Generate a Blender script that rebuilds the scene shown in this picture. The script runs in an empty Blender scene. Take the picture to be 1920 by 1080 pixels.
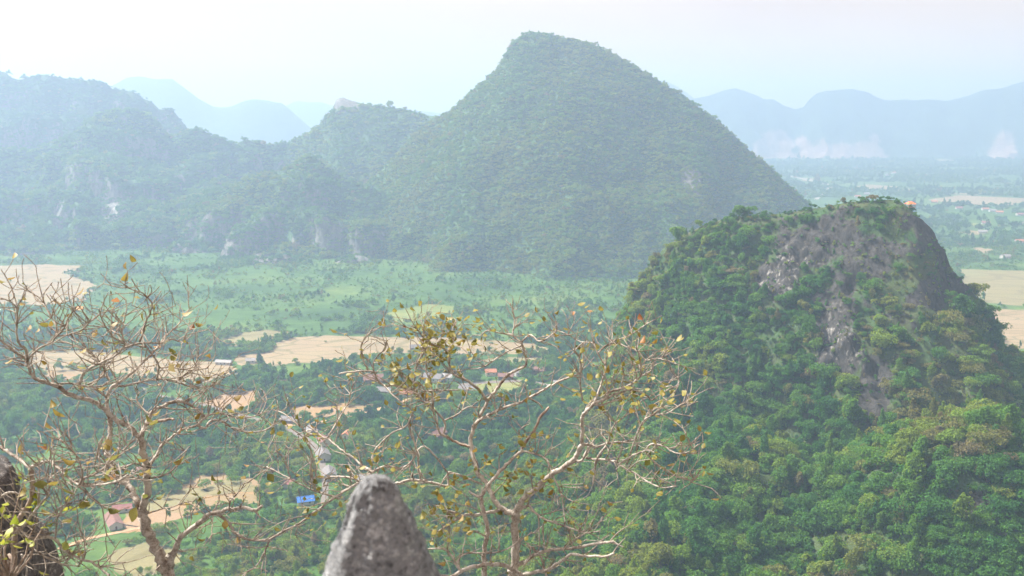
import bpy, bmesh, math, random
import numpy as np
from mathutils import Vector, Matrix
from mathutils.bvhtree import BVHTree

random.seed(7)
RNG = np.random.default_rng(7)
SC = bpy.context.scene
COL = SC.collection
R = math.radians

# ------------------------------------------------------------------ camera
CAMZ = 250.0                       # eye height above the valley floor, metres
PITCH = R(10.2)                    # looking down
F = 1800.0                         # focal length in pixels of a 1920 wide frame
cam_d = bpy.data.cameras.new('camera')
cam = bpy.data.objects.new('camera', cam_d)
COL.objects.link(cam)
cam.location = (0, 0, CAMZ)
cam.rotation_euler = (R(90) - PITCH, 0, 0)
cam_d.sensor_width = 36.0
cam_d.lens = F / 1920 * 36
cam_d.clip_start = 0.05
cam_d.clip_end = 30000
cam_d.dof.use_dof = True
cam_d.dof.focus_distance = 14.0
cam_d.dof.aperture_fstop = 5.6
SC.camera = cam

# ------------------------------------------------------------------ sky, sun, exposure
SUN_AZ = R(-64)                    # from +Y, negative to the left
SUN_EL = R(50)
world = bpy.data.worlds.new('World')
SC.world = world
world.use_nodes = True
wn = world.node_tree
wn.nodes.clear()
w_out = wn.nodes.new('ShaderNodeOutputWorld')
w_bg = wn.nodes.new('ShaderNodeBackground')
w_sky = wn.nodes.new('ShaderNodeTexSky')
w_sky.sky_type = 'NISHITA'
w_sky.sun_disc = False
w_sky.sun_elevation = SUN_EL
w_sky.sun_rotation = SUN_AZ
w_sky.altitude = 300
w_sky.air_density = 1.0
w_sky.dust_density = 2.0
w_mix = wn.nodes.new('ShaderNodeMix')
w_mix.data_type = 'RGBA'
w_mix.inputs[0].default_value = 0.94
wc = wn.nodes.new('ShaderNodeTexCoord')
wno = wn.nodes.new('ShaderNodeTexNoise')
wno.inputs['Scale'].default_value = 3.2
wno.inputs['Detail'].default_value = 5
wmp = wn.nodes.new('ShaderNodeMapping')
wmp.inputs['Scale'].default_value = (1, 1, 3.5)
wn.links.new(wc.outputs['Generated'], wmp.inputs[0]); wn.links.new(wmp.outputs[0], wno.inputs['Vector'])
wrp = wn.nodes.new('ShaderNodeValToRGB')
wrp.color_ramp.elements[0].position = 0.3; wrp.color_ramp.elements[0].color = (4.3, 3.25, 2.65, 1)
wrp.color_ramp.elements[1].position = 0.72; wrp.color_ramp.elements[1].color = (4.8, 3.7, 3.05, 1)
wn.links.new(wno.outputs['Fac'], wrp.inputs[0]); wn.links.new(wrp.outputs[0], w_mix.inputs[7])      # even veil of thin high cloud
wn.links.new(w_sky.outputs[0], w_mix.inputs[6])
wn.links.new(w_mix.outputs[2], w_bg.inputs[0])
w_bg.inputs[1].default_value = 0.08
wn.links.new(w_bg.outputs[0], w_out.inputs[0])

sun_d = bpy.data.lights.new('sun', 'SUN')
sun_d.energy = 4.8
sun_d.angle = R(4)
sun_d.color = (1.0, 0.95, 0.86)
sun = bpy.data.objects.new('sun', sun_d)
COL.objects.link(sun)
SDIR = Vector((math.sin(SUN_AZ) * math.cos(SUN_EL), math.cos(SUN_AZ) * math.cos(SUN_EL), math.sin(SUN_EL)))
sun.rotation_euler = (-SDIR).to_track_quat('-Z', 'Y').to_euler()
sun.location = (0, 0, 400)

vs = SC.view_settings
vs.view_transform = 'Standard'
vs.look = 'None'
vs.exposure = 1.55
vs.gamma = 1.0
vs.use_curve_mapping = False
SC.cycles.use_denoising = True
SC.cycles.max_bounces = 4
SC.cycles.diffuse_bounces = 2
SC.cycles.glossy_bounces = 1
SC.cycles.transmission_bounces = 2
SC.cycles.volume_bounces = 1
SC.cycles.transparent_max_bounces = 6
SC.cycles.caustics_reflective = False
SC.cycles.caustics_refractive = False
SC.cycles.use_adaptive_sampling = True
SC.cycles.adaptive_threshold = 0.03

HAZE_DENSITY = 2.85e-4
HAZE_COLOR = (0.46, 0.63, 0.89)
HAZE_G = 0.30

# ------------------------------------------------------------------ projection helpers
CP, SP = math.cos(PITCH), math.sin(PITCH)

def ray(px, py):
    xr, yu = (px - 960) / F, (540 - py) / F
    return Vector((xr, CP + yu * SP, -SP + yu * CP))

def at(px, py, Y):
    """point seen at a photograph pixel, Y metres in front of the viewpoint"""
    d = ray(px, py)
    return Vector((0, 0, CAMZ)) + d * (Y / d.y)

def ground_at(px, py, z=0.0):
    d = ray(px, py)
    return Vector((0, 0, CAMZ)) + d * ((z - CAMZ) / d.z)

def project(P):
    P = np.asarray(P, float)
    x, y, z = P[..., 0], P[..., 1], P[..., 2] - CAMZ
    dep = y * CP - z * SP
    up = y * SP + z * CP
    dep = np.where(np.abs(dep) < 1e-3, 1e-3, dep)
    return 960 + F * x / dep, 540 - F * up / dep, dep

# ------------------------------------------------------------------ noise
def _hash(ix, iy, iz, seed):
    h = (ix.astype(np.int64) * 374761393 + iy.astype(np.int64) * 668265263 + iz.astype(np.int64) * 2147483647 + seed * 974634777) & 0xffffffff
    h = ((h ^ (h >> 13)) * 1274126177) & 0xffffffff
    h = ((h ^ (h >> 16)) * 2246822519) & 0xffffffff
    return ((h ^ (h >> 15)) & 0xffffff) / float(0xffffff)

def vnoise(x, y, z=None, seed=0):
    x = np.asarray(x, float); y = np.asarray(y, float)
    z = np.zeros_like(x) if z is None else np.asarray(z, float)
    ix, iy, iz = np.floor(x), np.floor(y), np.floor(z)
    fx, fy, fz = x - ix, y - iy, z - iz
    fx = fx * fx * fx * (fx * (fx * 6 - 15) + 10); fy = fy * fy * fy * (fy * (fy * 6 - 15) + 10); fz = fz * fz * (3 - 2 * fz)
    out = 0
    for dx in (0, 1):
        for dy in (0, 1):
            for dz in (0, 1):
                w = (fx if dx else 1 - fx) * (fy if dy else 1 - fy) * (fz if dz else 1 - fz)
                out = out + w * _hash(ix + dx, iy + dy, iz + dz, seed)
    return out * 2 - 1

def fbm(x, y, z=None, octv=4, seed=0, gain=0.5, ridged=False):
    a, s, t = 1.0, 0.0, 0.0
    for o in range(octv):
        k = 2.03 ** o
        v = vnoise(x * k + o * 17.3, y * k - o * 9.1, None if z is None else z * k + o * 5.7, seed + o)
        if ridged:
            v = 1 - 2 * np.abs(v)
        s = s + a * v
        t += a
        a *= gain
    return s / t

def sstep(a, b, x):
    t = np.clip((x - a) / (b - a), 0, 1)
    return t * t * (3 - 2 * t)

# ------------------------------------------------------------------ object helpers
def tag(o, label=None, cat=None, group=None, kind=None):
    if label: o['label'] = label
    if cat: o['category'] = cat
    if group: o['group'] = group
    if kind: o['kind'] = kind
    return o

def link(name, me, mat=None, parent=None):
    o = bpy.data.objects.new(name, me)
    if mat is not None and me is not None and len(me.materials) == 0:
        me.materials.append(mat)
    COL.objects.link(o)
    if parent is not None:
        o.parent = parent
    return o

def empty(name, loc=(0, 0, 0), rz=0.0, s=1.0):
    o = bpy.data.objects.new(name, None)
    o.empty_display_size = 0.1
    COL.objects.link(o)
    o.location = loc
    o.rotation_euler = (0, 0, rz)
    o.scale = (s, s, s)
    return o

def mesh_np(name, V, Fq, smooth=True):
    """mesh from arrays: V (n,3), Fq (m,k) with one face size"""
    V = np.asarray(V, np.float32); Fq = np.asarray(Fq, np.int32)
    me = bpy.data.meshes.new(name)
    k = Fq.shape[1]
    me.vertices.add(len(V)); me.vertices.foreach_set('co', V.ravel())
    me.loops.add(Fq.size); me.loops.foreach_set('vertex_index', Fq.ravel())
    me.polygons.add(len(Fq))
    me.polygons.foreach_set('loop_start', np.arange(0, Fq.size, k, dtype=np.int32))
    me.polygons.foreach_set('use_smooth', np.full(len(Fq), smooth))
    me.update(calc_edges=True)
    return me

def attr(me, name, vals, typ='FLOAT'):
    a = me.attributes.new(name, typ, 'POINT')
    if typ == 'FLOAT': a.data.foreach_set('value', np.asarray(vals, np.float32).ravel())
    elif typ == 'INT': a.data.foreach_set('value', np.asarray(vals, np.int32).ravel())
    else: a.data.foreach_set('vector', np.asarray(vals, np.float32).ravel())

class MB:
    """collects faces for one mesh"""
    def __init__(self): self.v, self.f = [], []
    def box(self, c, s, rz=0.0):
        n = len(self.v); ca, sa = math.cos(rz), math.sin(rz)
        for dx, dy, dz in ((-1,-1,-1),(1,-1,-1),(1,1,-1),(-1,1,-1),(-1,-1,1),(1,-1,1),(1,1,1),(-1,1,1)):
            x, y, z = dx*s[0]/2, dy*s[1]/2, dz*s[2]/2
            self.v.append((c[0]+x*ca-y*sa, c[1]+x*sa+y*ca, c[2]+z))
        for q in ((0,3,2,1),(4,5,6,7),(0,1,5,4),(1,2,6,5),(2,3,7,6),(3,0,4,7)):
            self.f.append(tuple(n+i for i in q))
        return self
    def poly(self, pts):
        n = len(self.v); self.v += [tuple(p) for p in pts]; self.f.append(tuple(range(n, n+len(pts)))); return self
    def tube(self, pts, rad, sides=6, cap=True):
        pts = [Vector(p) for p in pts]
        m = len(pts)
        up = None; rings = []
        for i in range(m):
            t = (pts[min(i+1, m-1)] - pts[max(i-1, 0)])
            if t.length < 1e-9: t = Vector((0, 0, 1))
            t.normalize()
            if up is None:
                up = t.orthogonal().normalized()
            else:
                up = (up - t * up.dot(t))
                up = up.normalized() if up.length > 1e-6 else t.orthogonal().normalized()
            b = t.cross(up)
            n = len(self.v)
            for k in range(sides):
                a = 2*math.pi*k/sides
                self.v.append(tuple(pts[i] + (up*math.cos(a) + b*math.sin(a))*rad[i]))
            rings.append(n)
        for i in range(m-1):
            a, b = rings[i], rings[i+1]
            for k in range(sides):
                k2 = (k+1) % sides
                self.f.append((a+k, a+k2, b+k2, b+k))
        if cap:
            self.f.append(tuple(rings[0]+k for k in reversed(range(sides))))
            self.f.append(tuple(rings[-1]+k for k in range(sides)))
        return self
    def mesh(self, name, smooth=False):
        me = bpy.data.meshes.new(name)
        me.from_pydata(self.v, [], self.f)
        if smooth: me.polygons.foreach_set('use_smooth', [True]*len(me.polygons))
        me.update()
        return me
    def build(self, name, mat, parent=None, smooth=False):
        return link(name, self.mesh(name, smooth), mat, parent)

# ------------------------------------------------------------------ materials
def new_mat(name):
    m = bpy.data.materials.new(name)
    m.use_nodes = True
    nt = m.node_tree
    nt.nodes.clear()
    out = nt.nodes.new('ShaderNodeOutputMaterial')
    return m, nt, out

def N(nt, typ, **kw):
    n = nt.nodes.new(typ)
    for k, v in kw.items():
        if isinstance(k, str) and hasattr(n, k): setattr(n, k, v)
    return n

def ramp(nt, stops, interp='LINEAR'):
    r = nt.nodes.new('ShaderNodeValToRGB')
    r.color_ramp.interpolation = interp
    e = r.color_ramp.elements
    while len(e) < len(stops): e.new(0.5)
    for i, (p, c) in enumerate(stops):
        e[i].position = p
        e[i].color = (*c, 1) if len(c) == 3 else c
    return r

def mixc(nt, fac, a, b, blend='MIX'):
    m = nt.nodes.new('ShaderNodeMix'); m.data_type = 'RGBA'; m.blend_type = blend
    for s, v in ((0, fac), (6, a), (7, b)):
        if hasattr(v, 'is_output') or hasattr(v, 'links'):
            nt.links.new(v, m.inputs[s])
        elif isinstance(v, (int, float)):
            m.inputs[s].default_value = v
        else:
            m.inputs[s].default_value = (*v, 1)
    return m.outputs[2]

def noise_node(nt, scale, detail=4, rough=0.55, vec=None, stretch=None):
    n = nt.nodes.new('ShaderNodeTexNoise')
    n.inputs['Scale'].default_value = scale
    n.inputs['Detail'].default_value = detail
    n.inputs['Roughness'].default_value = rough
    if vec is None:
        g = nt.nodes.new('ShaderNodeNewGeometry'); vec = g.outputs['Position']
    if stretch:
        mp = nt.nodes.new('ShaderNodeMapping')
        mp.inputs['Scale'].default_value = stretch
        nt.links.new(vec, mp.inputs['Vector']); vec = mp.outputs[0]
    nt.links.new(vec, n.inputs['Vector'])
    return n.outputs['Fac']

def diffuse_out(nt, out, col, rough=0.9, bump=None, bstr=0.5, bdist=0.1, spec=0.15):
    p = nt.nodes.new('ShaderNodeBsdfPrincipled')
    p.inputs['Roughness'].default_value = rough
    p.inputs['Specular IOR Level'].default_value = spec
    if hasattr(col, 'links'): nt.links.new(col, p.inputs['Base Color'])
    else: p.inputs['Base Color'].default_value = (*col, 1)
    if bump is not None:
        b = nt.nodes.new('ShaderNodeBump')
        b.inputs['Strength'].default_value = bstr
        b.inputs['Distance'].default_value = bdist
        nt.links.new(bump, b.inputs['Height'])
        nt.links.new(b.outputs[0], p.inputs['Normal'])
    nt.links.new(p.outputs[0], out.inputs[0])
    return p

def plain(name, c, rough=0.8, var=0.25, scale=2.0):
    m, nt, out = new_mat(name)
    n = noise_node(nt, scale, 5, 0.6)
    r = ramp(nt, [(0.3, tuple(x*(1-var) for x in c)), (0.7, tuple(min(1, x*(1+var*0.6)) for x in c))])
    nt.links.new(n, r.inputs[0])
    diffuse_out(nt, out, r.outputs[0], rough, n, 0.3, 0.02)
    return m

def foliage_mat(name, stops, trans=0.3, space='INSTANCER', lo=0.64, hi=1.45):
    m, nt, out = new_mat(name)
    a = N(nt, 'ShaderNodeAttribute'); a.attribute_type = space; a.attribute_name = 'tint'
    r = ramp(nt, stops)
    nt.links.new(a.outputs['Fac'], r.inputs[0])
    ri = nt.nodes.new('ShaderNodeNewGeometry')
    v = ramp(nt, [(0.0, (lo, lo, lo)), (0.6, (1, 1, 1)), (1.0, (hi, hi*0.95, hi*0.8))])
    nt.links.new(ri.outputs['Random Per Island'], v.inputs[0])
    c = mixc(nt, 1.0, r.outputs[0], v.outputs[0], 'MULTIPLY')
    d = nt.nodes.new('ShaderNodeBsdfDiffuse'); t = nt.nodes.new('ShaderNodeBsdfTranslucent')
    mx = nt.nodes.new('ShaderNodeMixShader'); mx.inputs[0].default_value = trans
    nt.links.new(c, d.inputs[0])
    tc = mixc(nt, 1.0, c, (1.25, 1.2, 0.55), 'MULTIPLY')
    nt.links.new(tc, t.inputs[0])
    nt.links.new(d.outputs[0], mx.inputs[1]); nt.links.new(t.outputs[0], mx.inputs[2])
    nt.links.new(mx.outputs[0], out.inputs[0])
    return m

TINTS = [(0.0, (0.032, 0.108, 0.040)), (0.3, (0.064, 0.180, 0.050)), (0.55, (0.118, 0.245, 0.052)),
         (0.72, (0.205, 0.290, 0.056)), (0.84, (0.195, 0.215, 0.075)), (0.93, (0.195, 0.185, 0.090)), (1.0, (0.24, 0.205, 0.150))]
M = {}
M['crown'] = foliage_mat('crown_leaves', TINTS, 0.5)
M['far_crown'] = foliage_mat('forest_leaves', TINTS, 0.5, lo=0.85, hi=1.15)
M['trunk'] = plain('tree_bark', (0.16, 0.13, 0.10), 0.9, 0.4, 3)

# limestone hill: attribute 'rock' 1 = bare stone
def hill_mat(name, rock_dark, rock_light, soil, grass, scale=1.0, scars=True, scar_lo=0.60):
    m, nt, out = new_mat(name)
    g = nt.nodes.new('ShaderNodeNewGeometry')
    a = N(nt, 'ShaderNodeAttribute'); a.attribute_name = 'rock'
    n1 = noise_node(nt, 0.10*scale, 6, 0.65, g.outputs['Position'], (1, 1, 0.35))
    n2 = noise_node(nt, 0.45*scale, 6, 0.7, g.outputs['Position'], (1, 1, 0.22))
    n3 = noise_node(nt, 0.05*scale, 5, 0.6, g.outputs['Position'])
    rk = ramp(nt, [(0.30, rock_dark), (0.52, tuple((x+y)/2 for x, y in zip(rock_dark, rock_light))), (0.74, rock_light)])
    nt.links.new(n2, rk.inputs[0])
    rock = rk.outputs[0]
    if scars:
        sc = noise_node(nt, 0.26*scale, 5, 0.7, g.outputs['Position'], (1, 1, 0.13))
        sr = ramp(nt, [(scar_lo - 0.06, (0, 0, 0)), (scar_lo + 0.10, (1, 1, 1))])
        nt.links.new(sc, sr.inputs[0])
        sa = N(nt, 'ShaderNodeAttribute'); sa.attribute_name = 'scar'
        mm = nt.nodes.new('ShaderNodeMath'); mm.operation = 'MULTIPLY'
        nt.links.new(sr.outputs[0], mm.inputs[0]); nt.links.new(sa.outputs['Fac'], mm.inputs[1])
        rock = mixc(nt, mm.outputs[0], rock, (0.42, 0.40, 0.37))
    sl = ramp(nt, [(0.35, soil), (0.65, grass)])
    nt.links.new(n3, sl.inputs[0])
    ad = nt.nodes.new('ShaderNodeMath'); ad.operation = 'ADD'
    sb = nt.nodes.new('ShaderNodeMath'); sb.operation = 'MULTIPLY_ADD'
    nt.links.new(n1, sb.inputs[0]); sb.inputs[1].default_value = 1.6; sb.inputs[2].default_value = -0.8
    nt.links.new(sb.outputs[0], ad.inputs[0]); nt.links.new(a.outputs['Fac'], ad.inputs[1])
    cr = ramp(nt, [(0.42, (0, 0, 0)), (0.58, (1, 1, 1))])
    nt.links.new(ad.outputs[0], cr.inputs[0])
    col = mixc(nt, cr.outputs[0], sl.outputs[0], rock)
    diffuse_out(nt, out, col, 0.95, n2, 1.0, 1.2/scale, 0.1)
    return m

M['hill'] = hill_mat('limestone_hill', (0.020, 0.019, 0.018), (0.100, 0.092, 0.084), (0.085, 0.095, 0.042), (0.045, 0.095, 0.035))
M['mountain'] = hill_mat('forested_mountain', (0.09, 0.09, 0.085), (0.26, 0.25, 0.23), (0.05, 0.10, 0.04), (0.07, 0.13, 0.045), 0.35, True, 0.57)
M['crag'] = hill_mat('summit_limestone', (0.07, 0.07, 0.07), (0.30, 0.29, 0.28), (0.10, 0.09, 0.05), (0.06, 0.08, 0.03), 8.0, False)

# far ranges: forest with bare quarry faces
def far_mat():
    m, nt, out = new_mat('far_forest')
    n = noise_node(nt, 0.012, 7, 0.7)
    r = ramp(nt, [(0.3, (0.022, 0.045, 0.02)), (0.7, (0.06, 0.10, 0.04))])
    nt.links.new(n, r.inputs[0])
    a = N(nt, 'ShaderNodeAttribute'); a.attribute_name = 'rock'
    q = noise_node(nt, 0.02, 5, 0.65, None, (1, 1, 0.5))
    qr = ramp(nt, [(0.3, (0.30, 0.18, 0.13)), (0.7, (0.48, 0.32, 0.25))])
    nt.links.new(q, qr.inputs[0])
    col = mixc(nt, a.outputs['Fac'], r.outputs[0], qr.outputs[0])
    diffuse_out(nt, out, col, 0.95, n, 1.0, 20.0)
    return m
M['far'] = far_mat()

def valley_mat():
    m, nt, out = new_mat('valley_ground')
    n1 = noise_node(nt, 0.006, 6, 0.62)
    n2 = noise_node(nt, 0.05, 6, 0.65)
    n3 = noise_node(nt, 0.35, 4, 0.7)
    r1 = ramp(nt, [(0.32, (0.034, 0.080, 0.026)), (0.50, (0.065, 0.132, 0.034)), (0.64, (0.10, 0.160, 0.045)), (0.78, (0.17, 0.17, 0.075))])
    nt.links.new(n1, r1.inputs[0])
    r2 = ramp(nt, [(0.3, (0.55, 0.62, 0.55)), (0.7, (1.25, 1.2, 1.1))])
    nt.links.new(n2, r2.inputs[0])
    r3 = ramp(nt, [(0.3, (0.8, 0.8, 0.8)), (0.7, (1.15, 1.15, 1.1))])
    nt.links.new(n3, r3.inputs[0])
    c = mixc(nt, 1.0, r1.outputs[0], r2.outputs[0], 'MULTIPLY')
    c = mixc(nt, 1.0, c, r3.outputs[0], 'MULTIPLY')
    diffuse_out(nt, out, c, 1.0, n3, 0.6, 0.6, 0.05)
    return m
M['valley'] = valley_mat()

def field_mat(name, c1, c2, c3, cell=0.03, bund=(0.16, 0.14, 0.07)):
    m, nt, out = new_mat(name)
    g = nt.nodes.new('ShaderNodeNewGeometry')
    mp = nt.nodes.new('ShaderNodeMapping'); mp.inputs['Rotation'].default_value = (0, 0, 0.35); mp.inputs['Scale'].default_value = (0.7, 1.6, 0)
    nt.links.new(g.outputs['Position'], mp.inputs[0])
    wob = noise_node(nt, 0.02, 3, 0.5, mp.outputs[0])
    vo = nt.nodes.new('ShaderNodeTexVoronoi'); vo.feature = 'F1'; vo.distance = 'CHEBYCHEV'
    vo.inputs['Scale'].default_value = cell; vo.inputs['Randomness'].default_value = 0.75
    nt.links.new(mp.outputs[0], vo.inputs['Vector'])
    ve = nt.nodes.new('ShaderNodeTexVoronoi'); ve.feature = 'DISTANCE_TO_EDGE'
    ve.inputs['Scale'].default_value = cell; ve.inputs['Randomness'].default_value = 0.75
    nt.links.new(mp.outputs[0], ve.inputs['Vector'])
    r = ramp(nt, [(0.0, c1), (0.5, c2), (1.0, c3)])
    sx = nt.nodes.new('ShaderNodeSeparateColor'); nt.links.new(vo.outputs['Color'], sx.inputs[0])
    n1 = noise_node(nt, 0.018, 5, 0.6)
    ad = nt.nodes.new('ShaderNodeMath'); ad.operation = 'MULTIPLY_ADD'
    nt.links.new(sx.outputs[0], ad.inputs[0]); ad.inputs[1].default_value = 0.6
    nt.links.new(n1, ad.inputs[2])
    sb = nt.nodes.new('ShaderNodeMath'); sb.operation = 'SUBTRACT'; nt.links.new(ad.outputs[0], sb.inputs[0]); sb.inputs[1].default_value = 0.30
    nt.links.new(sb.outputs[0], r.inputs[0])
    er = ramp(nt, [(0.02, (0.85, 0.85, 0.85)), (0.055, (0, 0, 0))])
    nt.links.new(ve.outputs['Distance'], er.inputs[0])
    c = mixc(nt, er.outputs[0], r.outputs[0], bund)
    n2 = noise_node(nt, 0.5, 5, 0.7)
    r2 = ramp(nt, [(0.3, (0.82, 0.82, 0.80)), (0.7, (1.1, 1.1, 1.1))]); nt.links.new(n2, r2.inputs[0])
    c = mixc(nt, 1.0, c, r2.outputs[0], 'MULTIPLY')
    diffuse_out(nt, out, c, 1.0, n2, 0.4, 0.3, 0.05)
    return m
M['paddy'] = field_mat('dry_paddy', (0.205, 0.162, 0.092), (0.28, 0.212, 0.134), (0.25, 0.21, 0.115))
M['soil'] = field_mat('bare_red_soil', (0.19, 0.17, 0.08), (0.27, 0.185, 0.110), (0.31, 0.215, 0.14), 0.018, (0.30, 0.19, 0.09))
M['green_field'] = field_mat('green_field', (0.13, 0.17, 0.045), (0.18, 0.21, 0.06), (0.21, 0.21, 0.08), 0.03, (0.12, 0.16, 0.05))
M['pale_field'] = field_mat('grassy_paddy', (0.18, 0.165, 0.085), (0.22, 0.19, 0.10), (0.19, 0.19, 0.09), 0.02)
M['road'] = plain('pale_road', (0.18, 0.155, 0.135), 0.95, 0.25, 0.3)
M['dirt'] = plain('dirt_track', (0.42, 0.27, 0.16), 1.0, 0.3, 0.3)

# ------------------------------------------------------------------ terrain
def blur1(z, w):
    if w < 0.75: return z
    k = int(max(1, round(w*2.5)))
    xs = np.arange(-k, k+1); ker = np.exp(-0.5*(xs/w)**2); ker /= ker.sum()
    return np.convolve(np.pad(z, k, mode='edge'), ker, mode='valid')

def ridge_mountain(name, pts, x_ext, res, front, back, ymin_t, ymax_t, blur=0.55, warp=0.25, rough=0.12, rscale=120.0, disp=6.0, dscale=40.0, seed=1, extra=None, silh=1.0, step=None):
    """height field under a ridge line. pts: (px, py, Y) along the crest; front/back: (distance, drop) profiles"""
    P = [at(px, py, Y) for px, py, Y in pts]
    xs = np.array([p.x for p in P]); ys = np.array([p.y for p in P]); zs = np.array([p.z for p in P])
    xl = np.concatenate([[xs[0]-x_ext[0]], xs, [xs[-1]+x_ext[1]]])
    zl = np.concatenate([[-25.0 if x_ext[2] else zs[0]], zs, [-25.0 if x_ext[3] else zs[-1]]])
    yl = np.concatenate([[ys[0]], ys, [ys[-1]]])
    gx = np.arange(xl[0], xl[-1]+res, res)
    zr = np.interp(gx, xl, zl); yr = np.interp(gx, xl, yl)
    yr = blur1(yr, 20.0/res*8)
    zr = zr + silh*res*0.35*fbm(gx/(res*5), gx*0+seed, octv=3, seed=seed)
    tt = np.arange(-ymax_t, ymin_t+res, res)           # positive = towards the viewer
    GX, TT = np.meshgrid(gx, tt)
    # blurred crest heights at a few widths
    widths = np.array([0.0, 8, 20, 45, 90, 160, 260])
    bl = np.array([blur1(zr, w/res) for w in widths])
    wx = GX + warp*np.abs(TT)*fbm(GX/rscale, TT/rscale, octv=3, seed=seed+11)*1.6
    wv = np.clip(np.abs(TT)*blur, 0, widths[-1]-1e-3)
    k = np.clip(np.searchsorted(widths, wv, side='right')-1, 0, len(widths)-2)
    fr = (wv-widths[k])/(widths[k+1]-widths[k])
    fi = np.clip((wx-gx[0])/res, 0, len(gx)-1.001); i0 = fi.astype(int); f2 = fi-i0
    def samp(kk): return bl[kk, i0]*(1-f2) + bl[kk, i0+1]*f2
    H = samp(k)*(1-fr) + samp(k+1)*fr
    fd = np.interp(np.abs(TT), [a for a, b in front], [b for a, b in front])
    bd = np.interp(np.abs(TT), [a for a, b in back], [b for a, b in back])
    H = H - np.where(TT > 0, fd, bd)
    Y = np.interp(gx, gx, yr)[None, :] - TT
    amp = np.minimum(np.abs(TT)*rough, rscale*0.28)
    H = H + amp*(fbm(GX/rscale, Y/rscale, octv=5, seed=seed+3, ridged=True)-0.15)
    if step:
        u = H/step + 0.9*fbm(GX/(rscale*1.3), Y/(rscale*1.3), octv=3, seed=seed+41)
        fu = np.floor(u); q = fu + sstep(0.28, 0.62, u-fu)
        H = H + (q-u)*step*0.85*sstep(15, 60, np.abs(TT))
    if extra is not None:
        H = extra(GX, Y, TT, H)
    V = np.stack([GX, Y, H], -1)
    # push along the surface normal for crags and overhangs
    du = np.gradient(V, axis=1); dv = np.gradient(V, axis=0)
    nrm = np.cross(du, dv); nrm /= np.linalg.norm(nrm, axis=-1, keepdims=True)+1e-9
    nrm *= np.where(nrm[..., 2:3] < 0, -1, 1)
    dn = fbm(V[..., 0]/dscale, V[..., 1]/dscale, V[..., 2]/(dscale*2.2), octv=5, seed=seed+21, gain=0.55)
    fade = sstep(0, res*6, np.abs(TT))*0.8+0.2
    V = V + nrm*(dn*disp*fade)[..., None]
    ny, nx = H.shape
    idx = np.arange(nx*ny).reshape(ny, nx)
    Fq = np.stack([idx[:-1, :-1], idx[:-1, 1:], idx[1:, 1:], idx[1:, :-1]], -1).reshape(-1, 4)[:, ::-1]
    Vf = V.reshape(-1, 3)
    keep = (Vf[Fq][..., 2].max(1) > -1.5)
    Fq = Fq[keep]
    used = np.unique(Fq); remap = np.zeros(len(Vf), int); remap[used] = np.arange(len(used))
    Vf = Vf[used]; Fq = remap[Fq]
    nf = nrm.reshape(-1, 3)[used]
    Vf[:, 2] = np.maximum(Vf[:, 2], -1.5)
    return Vf, Fq, nf, TT.reshape(-1)[used]

TERRAIN = {}
def add_terrain(name, key, data, mat, rock, scar=None, label=None, cat='mountain'):
    V, Fq, nf, tt = data
    # orient upwards
    a = np.cross(V[Fq[:, 1]]-V[Fq[:, 0]], V[Fq[:, 2]]-V[Fq[:, 0]])
    if a[:, 2].mean() < 0: Fq = Fq[:, ::-1]
    me = mesh_np(name, V, Fq)
    attr(me, 'rock', rock)
    attr(me, 'scar', np.zeros(len(V)) if scar is None else scar)
    o = link(name, me, mat)
    tag(o, label, cat, kind='structure')
    TERRAIN[key] = (V, Fq, np.asarray(rock))
    return o

# valley floor: one sheet to the horizon, inside the haze
GX0, GX1, GY0, GY1 = -5600, 5600, -700, 8600
gm = MB().poly([(GX0, GY0, 0), (GX1, GY0, 0), (GX1, GY1, 0), (GX0, GY1, 0)])
tag(gm.build('valley_floor', M['valley']), 'flat green valley floor of fields and scrub between the mountains', 'ground', kind='structure')

# ---- near limestone hill
hill_pts = [(1060, 790, 770), (1115, 700, 760), (1150, 630, 745), (1168, 585, 730), (1182, 545, 720), (1200, 512, 710), (1225, 485, 700), (1250, 462, 690), (1290, 440, 680),
            (1330, 424, 670), (1385, 412, 655), (1450, 408, 645), (1500, 404, 640), (1545, 396, 634), (1580, 390, 630), (1610, 384, 626), (1640, 382, 622), (1680, 380, 618),
            (1712, 381, 614), (1735, 398, 612), (1762, 432, 608), (1785, 458, 606), (1797, 482, 604), (1803, 510, 603), (1825, 540, 602), (1850, 560, 600), (1868, 575, 600), (1882, 602, 598), (1889, 640, 598),
            (1905, 662, 596), (1940, 690, 594), (2010, 740, 590), (2100, 790, 590)]
def hill_extra(X, Y, T, H):
    # shoulder running down towards the viewer and to the left
    def seg(a, b, s):
        a, b = np.array(a, float), np.array(b, float)
        d = b[:2]-a[:2]; L2 = d@d
        u = np.clip(((X-a[0])*d[0]+(Y-a[1])*d[1])/L2, 0, 1)
        dist = np.hypot(X-a[0]-u*d[0], Y-a[1]-u*d[1])
        return a[2]+(b[2]-a[2])*u - s*dist
    wob = 9*fbm(X/45, Y/45, octv=4, seed=91)
    h2 = np.maximum(seg((130, 510, 70), (60, 400, 44), 0.40), seg((60, 400, 44), (20, 300, 34), 0.5)) + wob
    h3 = seg((215, 480, 70), (205, 300, 22), 0.45) + wob
    h4 = 100 - 0.085*np.maximum(0, np.hypot(X-228, Y-452)-6)**1.5       # low crag on the right
    m = np.maximum(np.maximum(h2, h3), h4)
    k = 10.0
    sm = np.where(T > 40, k*np.logaddexp(H/k, m/k), H)
    return np.where(T > 40, np.where(T < 90, H+(sm-H)*sstep(40, 90, T), sm), H)
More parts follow.
